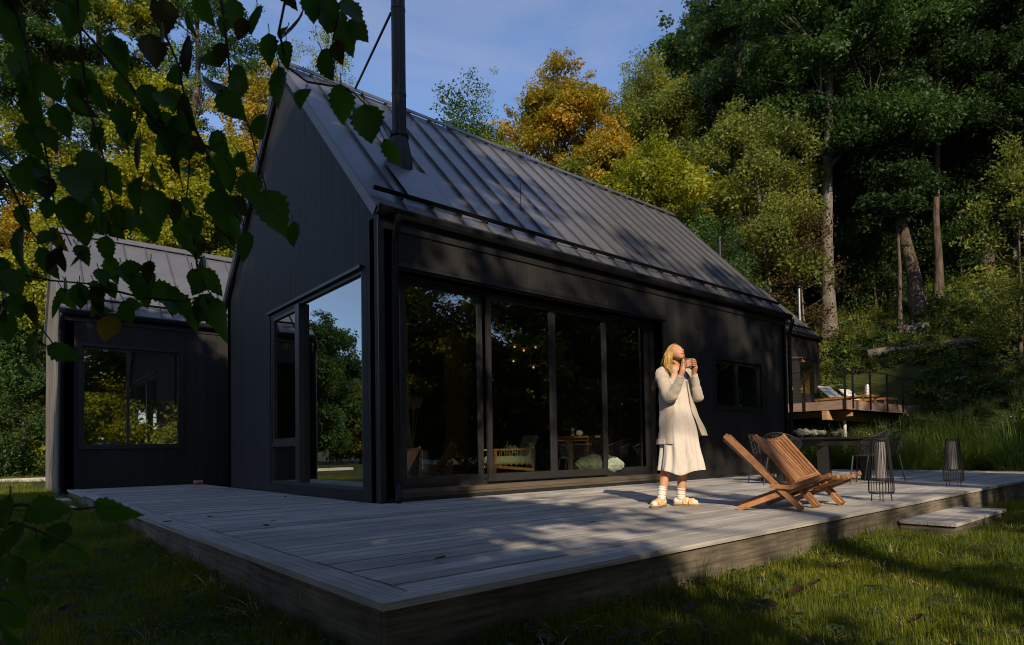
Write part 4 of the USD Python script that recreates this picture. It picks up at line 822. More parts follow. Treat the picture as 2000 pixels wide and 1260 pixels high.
TW = {1: [(100, -14), (188, 88), (256, 168), (312, 248), (340, 300), (360, 380)], 2: [(430, -14), (440, 60), (450, 150), (470, 200), (490, 260), (520, 370), (560, 420)], 3: [(560, -14), (545, 60), (560, 130), (600, 160), (660, 170), (690, 180), (740, 230), (765, 280)],
      4: [(650, -14), (660, 30), (650, 80), (655, 140)], 5: [(-14, 524), (100, 548), (172, 554), (248, 536), (290, 545)], 6: [(172, 554), (224, 568), (280, 582), (352, 588), (400, 580)], 7: [(300, -14), (320, 60), (350, 130), (365, 220), (370, 330), (360, 430)],
      8: [(20, -14), (50, 80), (70, 190), (90, 300), (110, 420), (140, 480)], 9: [(150, -14), (160, 100), (170, 200), (200, 300), (220, 400), (230, 470)], 10: [(256, 168), (300, 240), (380, 270), (440, 310), (480, 370)], 11: [(365, 220), (420, 330), (450, 400), (480, 450)],
      12: [(370, 400), (380, 470), (385, 520), (400, 560), (425, 590)], 13: [(-14, 560), (40, 580), (80, 640), (110, 680)], 15: [(-14, 300), (30, 380), (60, 450), (100, 500)]}
TDEP = {1: 1.25, 2: 1.3, 3: 1.35, 4: 1.3, 5: 1.5, 6: 1.5, 7: 1.25, 8: 1.15, 9: 1.2, 10: 1.25, 11: 1.3, 12: 1.45, 13: 1.2, 15: 1.2}
tpts = []
for k, pl_ in TW.items():
    P3 = [at(a, b, TDEP[k] + .04 * math.sin(i * 1.7 + k)) for i, (a, b) in enumerate(pl_)]
    tpts += [(a, b, k) for a, b in pl_]
    if k in (1, 2, 3, 4, 7, 8, 9):                                   # carried on up to a limb out of sight
        P3 = [P3[0] + A3(-.5, -.25, .75), P3[0] + A3(-.2, -.1, .38)] + P3
    if k in (5, 13, 15): P3 = [P3[0] + A3(-.9, -.35, .25), P3[0] + A3(-.4, -.15, .1)] + P3
    P3 = np.array(P3); part(birch, 'twig', tube(P3 - off, np.linspace(.0036, .0011, len(P3)), 6), M['bark'], True)
limb0 = A3(-5.6, -6.4, 3.3)
part(birch, 'limb', [tube(np.array([A3(-6.25, -6.2, 2.9), limb0, at(300, -300, 1.4), at(600, -330, 1.7)]) - off, [.035, .03, .016, .008], 8), tube(np.array([A3(-6.28, -6.2, 1.3), at(-700, 480, 1.0), at(-300, 500, 1.25)]) - off, [.02, .012, .006], 8)], M['bark'], True)
LV = '''690,25,75,60 676,68,80,80 636,40,80,80 640,130,75,75 548,172,85,95 587,190,68,95 668,205,75,100 720,245,95,70 764,300,60,70 496,45,90,85 578,55,92,100,b 525,100,70,95 400,25,62,70 376,55,50,85 325,45,85,90,b
300,100,75,85,b 364,115,95,85,b 412,120,60,30 415,175,70,70 462,215,95,50 508,250,70,60 360,225,90,75,b 333,275,75,150,b 430,280,60,45 272,305,75,110,b 376,300,80,90 440,330,70,80 476,320,55,60 490,368,75,70 535,415,100,60
577,458,55,80 428,405,80,85 470,405,55,60,b 304,405,75,90,b 262,375,80,110,b 295,450,70,85 360,462,85,90,b 455,445,75,85 484,485,70,80 240,240,70,80 94,268,50,80 25,55,110,80 42,140,90,95 70,215,90,75 100,170,90,80
155,190,80,50 200,190,80,45 250,262,75,80 125,245,80,90 72,345,80,80 148,360,80,85 182,330,80,70 215,350,75,60 140,420,80,80 180,395,80,85 200,420,75,70 225,425,50,80 112,470,60,60,y 165,460,60,80 208,490,60,90
164,500,50,70 222,528,55,85 260,524,46,-12,b 280,548,50,30 164,580,45,80 208,563,42,20 266,594,42,10 320,570,60,20,b 285,570,45,40 335,605,60,60,b 385,540,60,95,b 418,555,72,70 395,600,70,100 424,625,90,80 375,625,60,80 200,605,50,40 184,610,42,100,y 214,645,66,90,y
250,610,60,60 125,690,60,30 25,560,80,80 20,650,80,90 60,680,70,100 100,520,80,70 30,480,90,85 110,600,60,90 230,110,80,90 150,20,90,90 15,300,90,80 
455,30,70,95 560,110,60,85 610,20,80,90 700,60,60,60 60,280,80,70 130,560,50,60 40,720,50,70 470,150,50,60 290,190,60,70 310,350,60,90 200,540,40,60 345,575,40,40 255,430,60,75'''
rl = np.random.default_rng(5)
def hang_leaf(px, py, L_, ang, d, col, parent):
    s = L_ / FPX * d; a = math.radians(ang + rl.normal() * 6)
    tip = RT * math.cos(a) - UP * math.sin(a); tip = tip + FW * rl.normal() * .35; tip /= np.linalg.norm(tip)
    nr = -FW + RT * rl.normal() * .55 + UP * rl.normal() * .35; nr -= tip * (nr @ tip); nr /= np.linalg.norm(nr)
    m_ = leaf_mesh(s * .96 * rl.uniform(.82, 1.1), rl); T = np.eye(4); T[:3, 0], T[:3, 1], T[:3, 2] = tip, np.cross(nr, tip), nr
    T[:3, 3] = at(px, py, d) - tip * s * .5 - off; m_.apply_transform(T)
    part(parent, 'leaf', m_, M[{'g': 'birch_leaf', 'b': 'birch_leaf_brown', 'y': 'birch_leaf_yellow'}[col]], True)
for w_x in LV.split():
    q = w_x.split(','); px, py, L_, an = map(float, q[:4]); col = q[4] if len(q) > 4 else 'g'
    if col == 'b' and rl.random() < .4: col = 'g'
    k = min(tpts, key=lambda t: (t[0] - px) ** 2 + (t[1] - py) ** 2)[2]
    hang_leaf(px, py, L_, an, TDEP[k] + rl.normal() * .05, col, birch)
for k, pl_ in TW.items():
    for (a, b), (c, d_) in zip(pl_[:-1], pl_[1:]):
        for q in range(2):
            f_ = rl.random(); px, py = a * (1 - f_) + c * f_ + rl.normal() * 20, b * (1 - f_) + d_ * f_ + 14 + rl.normal() * 14
            if py < 640 and (px < 470 or py < 130): hang_leaf(px, py, rl.uniform(42, 66), rl.uniform(50, 110), TDEP[k] + rl.normal() * .06, 'gggb'[rl.integers(0, 4)], birch)
low = thing('birch_sapling', 'blurred low sapling shoot with broad leaves at the lower left foreground', 'sapling')
off = A3(0, 0, 0)
for pl_ in ([(-60, 1010), (40, 985), (150, 995), (235, 985)], [(-60, 1040), (30, 1020), (110, 1050), (160, 1075)], [(-60, 1180), (10, 1170), (60, 1200)]):
    part(low, 'twig', tube([at(a, b, .8) for a, b in pl_], np.linspace(.003, .001, len(pl_)), 6), M['bark'], True)
x0_ = at(-60, 1040, .8); part(low, 'stem', tube([(x0_[0] - .25, x0_[1] - .15, -.3), (x0_[0] - .12, x0_[1] - .05, .15), x0_, at(-60, 1010, .8)], [.008, .006, .004, .002], 7), M['bark'], True)
part(low, 'stem', tube([(x0_[0] - .12, x0_[1] - .05, .15), at(-60, 1180, .8)], [.004, .002], 6), M['bark'], True)
for q in [(94, 995, 85, 0), (228, 1003, 100, 22), (150, 1085, 66, 40), (75, 1080, 100, 112), (25, 1060, 90, 100), (25, 1200, 110, 60), (110, 1050, 70, 95), (30, 1120, 80, 70), (10, 1010, 90, 80), (60, 1010, 60, 140), (15, 1250, 90, 40)]:
    hang_leaf(*q, .8 + rl.normal() * .05, 'g', low)
# ------------------------------------------------------------------ stick chairs
def stick_chair():
    t = thing('stick_chair', 'oiled wood folding stick chair seen side on, nearer the woman', 'lounge chair', group='folding stick chairs on the deck')
    N = 11; hw = .25; ys_ = np.linspace(-hw, hw, N)
    for i, y in enumerate(ys_):
        u = 1 - (y / hw) ** 2; nrm_ = A3(-.73, 0, -.68) * .035 * u
        top, bot = A3(-.10 + .012 * u, y, .72 - .022 * u), A3(.355, y, .235)
        if i in (0, N - 1):
            part(t, 'back_slat', bar(top, bot + A3(.01, 0, -.01), .030, .052, b=.004), M['chair_wood'])
        else: part(t, 'back_slat', bar(top + nrm_, bot + nrm_ * .6, .029, .04, (1, 0, 1), .003), M['chair_wood'])
        if i < N - 1:
            ym = (y + ys_[i + 1]) / 2; um = (1 - (ym / hw) ** 2) * .030
            p = [A3(.29, ym, .238 - um * .3), A3(.47, ym, .222 - um * .7), A3(.735 + .01 * (i % 2), ym, .325 - um)]
            part(t, 'seat_slat', [bar(p[0], p[1], .029, .034, b=.003), bar(p[1] - (p[2] - p[1]) * .02, p[2], .029, .034, b=.003)], M['chair_wood'])
    for y in (-hw - .0305, hw + .0305):
        part(t, 'seat_rail', [bar((.29, y, .235), (.475, y, .222), .027, .040, b=.003), bar((.47, y, .221), (.735, y, .326), .027, .040, b=.003)], M['chair_wood'])
    for y in (-hw, -hw + .055, hw - .055, hw): part(t, 'front_leg', bar((.33, y, .25), (.57, y, .012), .030, .048, b=.004), M['chair_wood'])
    for y in (-hw + .031, hw - .031): part(t, 'rear_leg', bar((.0, y, .014), (.66, y, .265), .030, .05, b=.004), M['chair_wood'])
    for s_, z_ in ((.37, .215), (.41, .17), (.61, .235), (-.07, .66), (.18, .40)): part(t, 'cross_rod', tube([(s_, -hw, z_), (s_, hw, z_)], .009, 8), M['chair_wood'])
    return t
sc = stick_chair()
def place(prim, loc, rz):
    x = UsdGeom.Xformable(prim); ops = x.GetOrderedXformOps(); ops[0].Set(Gf.Vec3d(*map(float, loc)))
    if len(ops) < 2: x.AddRotateZOp().Set(math.degrees(rz))
rf = onz(1441, 997); f1 = A3(.47, -.883, 0); lat1 = A3(-f1[1], f1[0], 0)
place(sc, rf + lat1 * .25 + A3(0, 0, .0), math.atan2(f1[1], f1[0]))
f2 = A3(-.10, -.995, 0); f2 /= np.linalg.norm(f2); lat2 = A3(-f2[1], f2[0], 0)
ff = onz(1648, 986) - f2 * .57 - lat2 * .25
copy_of(sc, 'stick_chair', ff, math.atan2(f2[1], f2[0]), 'oiled wood folding stick chair turned to the camera, nearer the lanterns', 'lounge chair', 'folding stick chairs on the deck')

# ------------------------------------------------------------------ lanterns
def lantern(loc, label, rz=0.):
    t = thing('wire_lantern', label, 'lantern', loc, rz, 'wire lanterns on the deck')
    n = 26; zb, zt, rb, rt = .088, .66, .122, .080
    for k in range(n):
        a = k * 2 * math.pi / n; c, s = math.cos(a), math.sin(a)
        part(t, 'cage_wire', tube([(rb * .93 * c, rb * .93 * s, zb), (rb * c, rb * s, zb + .02), (rb * .985 * c, rb * .985 * s, zb + .15), (rt * c, rt * s, zt)], .0034, 5), M['net_black'])
    for r_, z_ in ((rb * .95, zb), (rt, zt), (rb * .93, .235)): part(t, 'ring', tube([(r_ * math.cos(a), r_ * math.sin(a), z_) for a in np.linspace(0, 2 * math.pi, 29)], .006, 6, False), M['net_black'])
    part(t, 'shade', lathe([(.0, .245), (.052, .245), (.050, .63), (.0, .632)], 24), M['lamp_white'], 40)
    part(t, 'shade_base', lathe([(.0, .215), (.062, .215), (.062, .243), (.0, .2432)], 20), M['net_black'], 40)
    part(t, 'top_plate', lathe([(.0, .650), (.078, .650), (.078, .658), (.0, .659)], 20), M['net_black'], 40)
    for a in (.5, 2.07, 3.64, 5.21): part(t, 'leg', tube([(.09 * math.cos(a), .09 * math.sin(a), .10), (.098 * math.cos(a), .098 * math.sin(a), .0)], .0055, 6), M['net_black'])
    return t
lantern(onz(1722, 979), 'tall black wire lantern with white shade beside the stick chairs')
lantern(onz(1863, 951), 'black wire lantern with white shade standing alone near the deck steps', .3)

# ------------------------------------------------------------------ dining table and net chairs
tb_ = thing('dining_table', 'black outdoor dining table behind the stick chairs', 'table', (7.05, -2.20, 0))
for k in range(6): part(tb_, 'table_slat', bevel_box(-1.05, 1.05, -.45 + k * .151, -.45 + k * .151 + .146, .70, .732, .004), M['black_trim'])
part(tb_, 'apron', [bx(-.95, .95, -.40, -.37, .60, .699), bx(-.95, .95, .37, .40, .60, .699), bx(-.95, -.92, -.37, .37, .60, .699), bx(.92, .95, -.37, .37, .60, .699)], M['black_trim'])
for x_ in (-.82, .82):
    for y_ in (-.34, .34): part(tb_, 'leg', bevel_box(x_ - .065, x_ + .065, y_ - .065, y_ + .065, 0, .60, .004), M['black_trim'])
def net_chair():
    t = thing('net_chair', 'x', 'chair', group='black net chairs round the dining table')
    A = np.linspace(math.radians(62), math.radians(298), 25)           # the shell runs round the back; forward is +x
    def rim(a, f): b = .5 - .5 * math.cos(a); top = .62 + .19 * b ** 2.0; z = .44 + (top - .44) * f; r_ = .20 + .085 * f; return (math.cos(a) * r_ * 1.02, math.sin(a) * r_, z)
    part(t, 'rim', tube([rim(a, 1) for a in A], .011, 7), M['net_black'], True)
    net = [tube([rim(a, f) for a in A[::2]], .0042, 4) for f in np.linspace(.08, .93, 12)]
    net += [tube([rim(a, f) for f in (.02, .5, 1)], .0042, 4) for a in A[1::2]]
    part(t, 'net_back', net, M['net_black'])
    part(t, 'seat', lathe([(0, .425), (.20, .425), (.215, .437), (.20, .452), (0, .446)], 24), M['net_black'], 40)
    for sx_ in (-1, 1):
        for sy_ in (-1, 1): part(t, 'leg', tube([(sx_ * .165, sy_ * .165, .43), (sx_ * .215 - .01, sy_ * .225, 0)], [.014, .010], 8), M['net_black'])
    return t
nc = net_chair(); tag(nc, 'black net chair at the near end of the dining table')
place(nc, (5.75, -2.12, 0), .15)
copy_of(nc, 'net_chair', (6.78, -2.98, 0), 1.75, 'black net chair on the lawn side of the dining table, left of the nearer lantern', 'chair', 'black net chairs round the dining table')
copy_of(nc, 'net_chair', (7.55, -2.95, 0), 1.45, 'black net chair half hidden behind the nearer lantern', 'chair', 'black net chairs round the dining table')
copy_of(nc, 'net_chair', (6.55, -1.42, 0), -1.6, 'black net chair on the house side of the dining table, left one', 'chair', 'black net chairs round the dining table')
copy_of(nc, 'net_chair', (7.45, -1.38, 0), -1.5, 'black net chair on the house side of the dining table, right one', 'chair', 'black net chairs round the dining table')

# ------------------------------------------------------------------ on the raised terrace
def lounger():
    t = thing('sun_lounger', 'x', 'sun lounger', group='sun loungers on the raised terrace')
    for y_ in (-.31, .31): part(t, 'side_rail', bevel_box(-.62, 1.25, y_ - .02, y_ + .02, .24, .31, .004), M['oak'])
    for k in range(12): part(t, 'slat', bx(.02 + k * .1, .10 + k * .1, -.29, .29, .27, .292), M['oak'])
    for x_ in (-.55, 1.18):
        for y_ in (-.30, .30): part(t, 'leg', bx(x_ - .025, x_ + .025, y_ - .025, y_ + .025, 0, .24), M['oak'])
    part(t, 'end_rail', bx(1.25, 1.28, -.33, .33, .24, .31), M['oak'])
    part(t, 'backrest', bar((.0, 0, .32), (-.50, 0, .74), .60, .05, (1, 0, 1)), M['white_cushion'])
    return t
lo = lounger(); tag(lo, 'oak sun lounger with raised white back, left one on the terrace')
lf = math.atan2(-.97, -.22)
q1, q2 = ony(1634, 773, 2.25), ony(1674, 770, 2.35)
place(lo, (q1[0], 2.25, BZ), lf)
copy_of(lo, 'sun_lounger', (q2[0], 2.35, BZ), lf + .05, 'oak sun lounger with raised white back, right one on the terrace', 'sun lounger', 'sun loungers on the raised terrace')
q3 = ony(1694, 768, 1.7); stl = thing('side_table', 'small oak side table between loungers and railing', 'table', (q3[0], 1.7, BZ))
part(stl, 'table_top', bevel_box(-.2, .2, -.2, .2, .36, .39, .004), M['oak'])
for a in (-1, 1):
    for b in (-1, 1): part(stl, 'leg', bx(a * .17 - .015, a * .17 + .015, b * .17 - .015, b * .17 + .015, 0, .36), M['oak'])
cyl = thing('metal_canister', 'upright grey metal canister on the terrace side table', 'canister', (q3[0], 1.7, BZ + .39))
part(cyl, 'canister_body', lathe([(0, 0), (.075, 0), (.078, .01), (.078, .34), (.07, .36), (0, .362)], 20), M['galvanised'], 40)
part(cyl, 'lid', lathe([(.0, .363), (.06, .363), (.055, .385), (0, .388)], 20), M['galvanised'], 40)
sh = thing('outdoor_shower', 'copper pipe outdoor shower on the wall of the back house', 'shower')
s0, s1, s2, s3 = [ony(a, b, BY - .10) for a, b in ((1545, 757), (1545, 698), (1567, 698), (1568, 703))]
part(sh, 'riser_pipe', tube([s0, s1 - A3(0, 0, .04), s1, s2, s3 - A3(0, 0, .02)], .014, 8), M['copper'], True)
part(sh, 'shower_head', lathe([(.015, .05), (.03, .02), (.10, .0), (.10, -.012), (0, -.014)], 18, s3 - A3(0, 0, .05)), M['copper'], 40)
part(sh, 'valve', [tube([s0 + A3(-.07, 0, .12), s0 + A3(.07, 0, .12)], .02, 8), tube([s0 + A3(.05, 0, .12), s0 + A3(.07, -.03, -.08)], .012, 6), tube([s0 + A3(0, .02, .12), s0 + A3(0, .1, .12)], .02, 8)], M['copper'], True)
wl = thing('wall_lamp', 'small dark wall fitting at the corner of the back house', 'wall lamp', ony(1601, 664, BY - .06))
part(wl, 'fitting', lathe([(0, -.1), (.05, -.1), (.05, .06), (0, .07)], 12), M['pipe_black'], 40)

# ------------------------------------------------------------------ seen through the panes
FZ = .13
def fl_(px, d): x_, y_ = gxy(px, d); return A3(x_, y_, FZ)
b0, b1 = fl_(964, 11.2), fl_(1040, 11.6)
ac = thing('laced_armchair', 'low oak armchair with corded side and pale green seat behind the second door', 'armchair')
e = b1 - b0; e /= np.linalg.norm(e); nb = A3(-e[1], e[0], 0); wA = np.linalg.norm(b1 - b0)
P_ = lambda u, v_, z: b0 + e * u + nb * v_ + A3(0, 0, z)
for v_ in (0, .62):
    part(ac, 'arm_rail', bar(P_(-.02, v_, .50), P_(wA + .04, v_, .50), .05, .03), M['oak'])
    part(ac, 'side_rail', bar(P_(0, v_, .20), P_(wA, v_, .12), .04, .05), M['oak'])
    for u in (0, wA): part(ac, 'leg', bar(P_(u, v_, 0), P_(u + .03, v_, .49), .045, .045, (1, 0, 0)), M['oak'])
for k in range(14): part(ac, 'cord', tube([P_(.05 + k * (wA - .1) / 13, 0, .485), P_(.05 + (k + (.45 if k % 2 else -.45)) * (wA - .1) / 13, 0, .21)], .004, 4), M['straw'])
part(ac, 'cushion', hull([(P_(u, v_, z), .05) for u in (.1, wA - .05) for v_ in (.08, .52) for z in (.27, .33)]), M['linen_green'], 50)
part(ac, 'back_cushion', hull([(P_(wA - .05, v_, .35), .05) for v_ in (.1, .5)] + [(P_(wA + .12, v_, .72), .05) for v_ in (.1, .5)]), M['linen_green'], 50)
dk = thing('desk', 'oak desk standing behind the third door pane', 'table')
t0, t1 = fl_(1085, 11.6), fl_(1172, 11.6); e = t1 - t0; wT = np.linalg.norm(e); e /= wT; nb = A3(-e[1], e[0], 0)
P_ = lambda u, v_, z: t0 + e * u + nb * v_ + A3(0, 0, z)
part(dk, 'table_top', hexa([P_(0, 0, .69), P_(wT, 0, .69), P_(wT, .7, .69), P_(0, .7, .69), P_(0, 0, .73), P_(wT, 0, .73), P_(wT, .7, .73), P_(0, .7, .73)]), M['oak'])
for u, v_ in ((.27, .05), (.62, .6), (.27, .62), (.62, .05)): part(dk, 'leg', bar(P_(u, v_, 0), P_(u, v_, .69), .075, .075, (1, 0, 0)), M['oak'])
part(dk, 'foot_rail', bar(P_(.27, .05, .05), P_(.27, .62, .05), .06, .05), M['oak'])
part(dk, 'apron', bar(P_(.1, .08, .66), P_(wT - .1, .08, .66), .02, .05), M['oak'])
bt = thing('bottle', 'white bottle with green label and cap on the indoor desk', 'bottle', P_(.32, .12, .73))
part(bt, 'bottle_body', lathe([(0, 0), (.033, 0), (.034, .008), (.034, .125), (.015, .15), (.013, .158), (0, .158)], 18), M['bottle_white'], 40)
part(bt, 'label_band', lathe([(.0345, .03), (.0348, .032), (.0348, .09), (.0345, .092)], 18), M['bottle_green'], 40)
part(bt, 'cap', lathe([(.0135, .156), (.0155, .157), (.0155, .185), (0, .187)], 14), M['bottle_green'], 40)
cr = trimesh.creation.icosphere(2, .075); cr.vertices *= A3(1, .8, .75); cr.vertices *= 1 + .7 * (meshkit.fbm(cr.vertices * 22, 3, 4)[:, None] - .5); cr.vertices += P_(.45, .15, .785)
single('crumpled_cloth', cr, M['white_paint'], 'white crumpled cloth beside the bottle on the desk', 'cloth')
pf = sphere((0, 0, 0), 1, 4, (.42, .30, .185)); nn_ = pf.vertices / np.linalg.norm(pf.vertices, axis=1, keepdims=True); pf.vertices += nn_ * ((meshkit.fbm(pf.vertices * 26, 3, 3) - .5) * .07)[:, None]
pp = fl_(1169, 10.9); ra_ = math.atan2(RT[1], RT[0]); pf.apply_transform(trimesh.transformations.rotation_matrix(ra_, [0, 0, 1])); pf.vertices += pp + A3(0, 0, .20)
single('pouf', pf, M['wool'], 'woolly pale green pouf on the floor by the desk', 'pouf', smooth=True)
lc = thing('reading_chair', 'wooden lounge chair draped with a pale fleece behind the first door pane', 'armchair')
c0_ = fl_(835, 9.4); e = A3(RT[0], RT[1], 0) / np.hypot(RT[0], RT[1]); nb = A3(-e[1], e[0], 0)
P_ = lambda u, v_, z: c0_ + e * u + nb * v_ + A3(0, 0, z)
for v_ in (0, .55):
    part(lc, 'back_post', bar(P_(.08, v_, .16), P_(.38, v_, .62), .03, .04, (1, 0, 0)), M['chair_wood'])
    part(lc, 'seat_rail', bar(P_(-.2, v_, .30), P_(.16, v_, .26), .04, .05), M['chair_wood'])
    part(lc, 'leg', bar(P_(-.16, v_, .30), P_(-.24, v_, 0), .04, .04, (1, 0, 0)), M['chair_wood']); part(lc, 'leg', bar(P_(0, v_, .28), P_(.28, v_, 0), .035, .035, (1, 0, 0)), M['chair_wood'])
for k in range(5): part(lc, 'back_slat', bar(P_(.10, .08 + k * .1, .2), P_(.37, .08 + k * .1, .6), .035, .015, (1, 0, 0)), M['chair_wood'])
fm = hull([(P_(-.2, .05, .33), .035), (P_(-.2, .5, .33), .035), (P_(.1, .05, .30), .035), (P_(.1, .5, .30), .035), (P_(-.25, .05, .10), .03), (P_(-.25, .4, .06), .03)]).refine_to_length(.03).to_mesh()
fm = tm(fm.vert_properties[:, :3], fm.tri_verts); fm.vertices += (meshkit.fbm(fm.vertices * 16, 3, 3)[:, None] - .5) * .08
part(lc, 'fleece', fm, M['fleece'], True)
cr2 = fl_(855, 10.3); crate = thing('wooden_crate', 'slatted wooden crate behind the reading chair', 'crate', cr2, ra_)
for k in range(3): part(crate, 'slat', bx(-.2, .2, -.16, -.145, .02 + k * .11, .11 + k * .11), M['oak'])
for s_ in (-1, 1): part(crate, 'side', bx(s_ * .2 - .012, s_ * .2 + .012, -.144, .15, .02, .34), M['oak'])
part(crate, 'bottom', bx(-.185, .185, -.144, .15, .02, .04), M['oak'])
vs = fl_(806, 8.9); vase = thing('dried_grass_vase', 'tall grey vase of dried straw coloured grasses just inside the first door pane', 'vase', vs)
part(vase, 'vase_body', lathe([(0, 0), (.08, 0), (.12, .15), (.11, .35), (.06, .48), (.07, .52), (.05, .52), (.0, .50)], 20), M['ceramic'], 40)
rv = np.random.default_rng(8)
for k in range(12):
    a, b = rv.normal(size=2) * .06; part(vase, 'stem', tube([(0, 0, .45), (a, b, .85), (a * 2.0, b * 2.0, 1.15)], .003, 4), M['straw'])
    c_ = A3(a * 2.1, b * 2.1, 1.22); m_ = blades(40, .03, .22, .010, 400 + k, lean=.7); m_.vertices += c_ - A3(0, 0, .1); part(vase, 'plume', m_, M['straw'])
pl = thing('pendant_lamp', 'five armed pendant lamp with small glowing bulbs inside the second door pane', 'pendant lamp')
pc = at(1022, 686, 10.2); part(pl, 'rod', tube([pc, A3(pc[0], pc[1], 5.0)], .006, 6), M['pipe_black'])
for px, py, d in ((1005, 677, 10.0), (1023, 684, 9.8), (1046, 678, 10.5), (1003, 705, 10.6), (1042, 717, 9.7)):
    c_ = at(px, py, d)
    part(pl, 'arm', tube([pc + A3(0, 0, .04), (pc + c_) / 2 + A3(0, 0, .05), c_ + A3(0, 0, .03)], .005, 5), M['pipe_black'])
    part(pl, 'dish', lathe([(.02, .02), (.06, .035), (.11, .02), (.108, .012), (.05, .022), (0, .02)], 20, c_), M['copper'], 40)
    part(pl, 'bulb', sphere(c_ - A3(0, 0, .005), .016, 2), M['bulb'])
bed = thing('bed', 'bed with white and rust coloured bedding under the wing house window', 'bed')
part(bed, 'mattress', hull([(A3(x_, y_, z_), .06) for x_ in (-1.95, .3) for y_ in (9.0, 10.4) for z_ in (.55, .68)]), M['white_cushion'], 50)
part(bed, 'pillow', hull([(A3(-1.85, 9.0, .86), .09), (A3(-1.5, 9.05, .88), .10), (A3(-1.85, 9.3, .80), .08), (A3(-1.45, 9.3, .80), .08)]), M['fleece'], 50)
part(bed, 'blanket', hull([(A3(-1.3, 8.95, .76), .07), (A3(-.2, 9.0, .78), .06), (A3(-1.2, 9.6, .74), .06), (A3(-.2, 9.6, .74), .05)]), M['oak'], 50, label='rust coloured blanket')
part(bed, 'bed_frame', bx(-2.0, .36, 8.9, 10.5, .13, .50), M['oak'])
pot = thing('potted_plant', 'green leaved plant in a white pot inside the kitchen window', 'plant', (8.62, .32, SW[2] + .02))
part(pot, 'pot', lathe([(0, 0), (.05, 0), (.065, .09), (.058, .09), (0, .08)], 18), M['white_paint'], 40)
pm = leaves(34, (.13, .10, .16), .11, 77, up=.3); pm.vertices += [0, 0, .30]; part(pot, 'foliage', pm, M['leaf_green']); part(pot, 'stem', tube([(0, 0, .06), (.01, 0, .3)], .006, 5), M['bark'])
part(house, 'kitchen_ledge', bx(7.1, 9.1, .20, .50, SW[2] - .03, SW[2] + .015), M['oak'])
part(house, 'curtain', bx(7.40, 7.47, .22, .24, SW[2] + .02, SW[3]), M['linen_green'])
bxs = onz(428, 947); sb_ = thing('shoe_brush_box', 'small white and red striped box on the deck in the corner by the gable', 'box', (-.16, 7.9, 0), .1)
part(sb_, 'box_body', bevel_box(-.07, .07, -.06, .06, .0, .06, .004), M['red_paper']); part(sb_, 'lid', bevel_box(-.073, .073, -.063, .063, .061, .09, .004), M['concrete'])
# ------------------------------------------------------------------ the woman
mat('skin', (.44, .215, .125), (.52, .265, .16), (30, 30, 30), .58, .02, sss=.12, spec=.35)
mat('lip', (.42, .12, .09), None, (9, 9, 9), .4)
mat('brow', (.22, .12, .05), None, (9, 9, 9), .7)
leaf_mat('hair', [(.24, .13, .03), (.42, .25, .07), (.58, .38, .13), (.68, .50, .21)], trans=.15, rough=.42, nscale=16.)
mat('dress_linen', (.44, .395, .355), (.52, .47, .425), (70, 70, 14), .88, .18, sheen=.15)
mat('knit', (.31, .27, .215), (.43, .375, .31), (55, 55, 160), .95, .5, sheen=.3, dist=.004)
mat('sock_rib', (.50, .48, .43), (.62, .60, .54), (200, 200, 40), .92, .3)
mat('suede', (.50, .32, .15), (.58, .38, .19), (40, 40, 40), .8, .1)
mat('sole', (.20, .095, .04), (.26, .13, .055), (30, 30, 30), .8, .1)
los = A3(.804, .594, 0); fb = -los; fa = A3(-fb[1], fb[0], 0); fa = A3(.594, -.804, 0)
W0 = (onz(1288, 990) + onz(1338, 988)) / 2
px0 = CX + FPX * ((W0 - CAM) @ RT) / ((W0 - CAM) @ FW)
W0 = W0 + fa * (1315 - px0) / 187.5; W0[2] = 0
woman = thing('person', 'woman in cream dress and oatmeal cardigan on the deck, face raised, holding a mug', 'person')
def w(a, b, z): return W0 + fa * a + fb * b + A3(0, 0, z)
def V3(*p): return w(*p)
# limbs and trunk
def limb(*jr): return [bone(w(*p), w(*q), r0, r1) for (p, r0), (q, r1) in zip(jr[:-1], jr[1:])]
RS, LSh = (-.085, .085, 1.375), (.185, -.11, 1.375)
RE, RWr = (-.005, .165, 1.125), (.108, .200, 1.332)
LE, LWr = (.275, .035, 1.12), (.238, .135, 1.365)
body = limb(((.03, -.02, .92), .13), ((.04, -.02, 1.10), .115), ((.045, -.025, 1.30), .12))
body += limb(((.045, -.03, 1.37), .075), ((.05, -.03, 1.45), .052), ((.062, -.015, 1.53), .05))
body += limb(((.045, -.03, 1.36), .07), (RS, .055), (RE, .040), (RWr, .026)) + limb(((.045, -.03, 1.36), .07), (LSh, .055), (LE, .040), (LWr, .026))
body += limb(((-.02, .0, .90), .085), ((-.045, .0, .52), .055), ((-.075, .012, .34), .052), ((-.112, .02, .10), .036), ((-.122, .03, .05), .036))
body += limb(((.09, -.05, .90), .085), ((.105, -.05, .50), .062), ((.100, -.06, .34), .056), ((.082, -.075, .10), .036), ((.078, -.075, .05), .036))
RFd, LFd = A3(-.42, .90, 0), A3(.93, .30, 0)
def footb(c, d): d = d / np.linalg.norm(d); c = A3(*c); return limb((tuple(c + d * -.035 + A3(0, 0, .045)), .035), (tuple(c + d * .07 + A3(0, 0, .042)), .032), (tuple(c + d * .15 + A3(0, 0, .032)), .024))
body += footb((-.122, .03, 0), RFd) + footb((.078, -.075, 0), LFd)
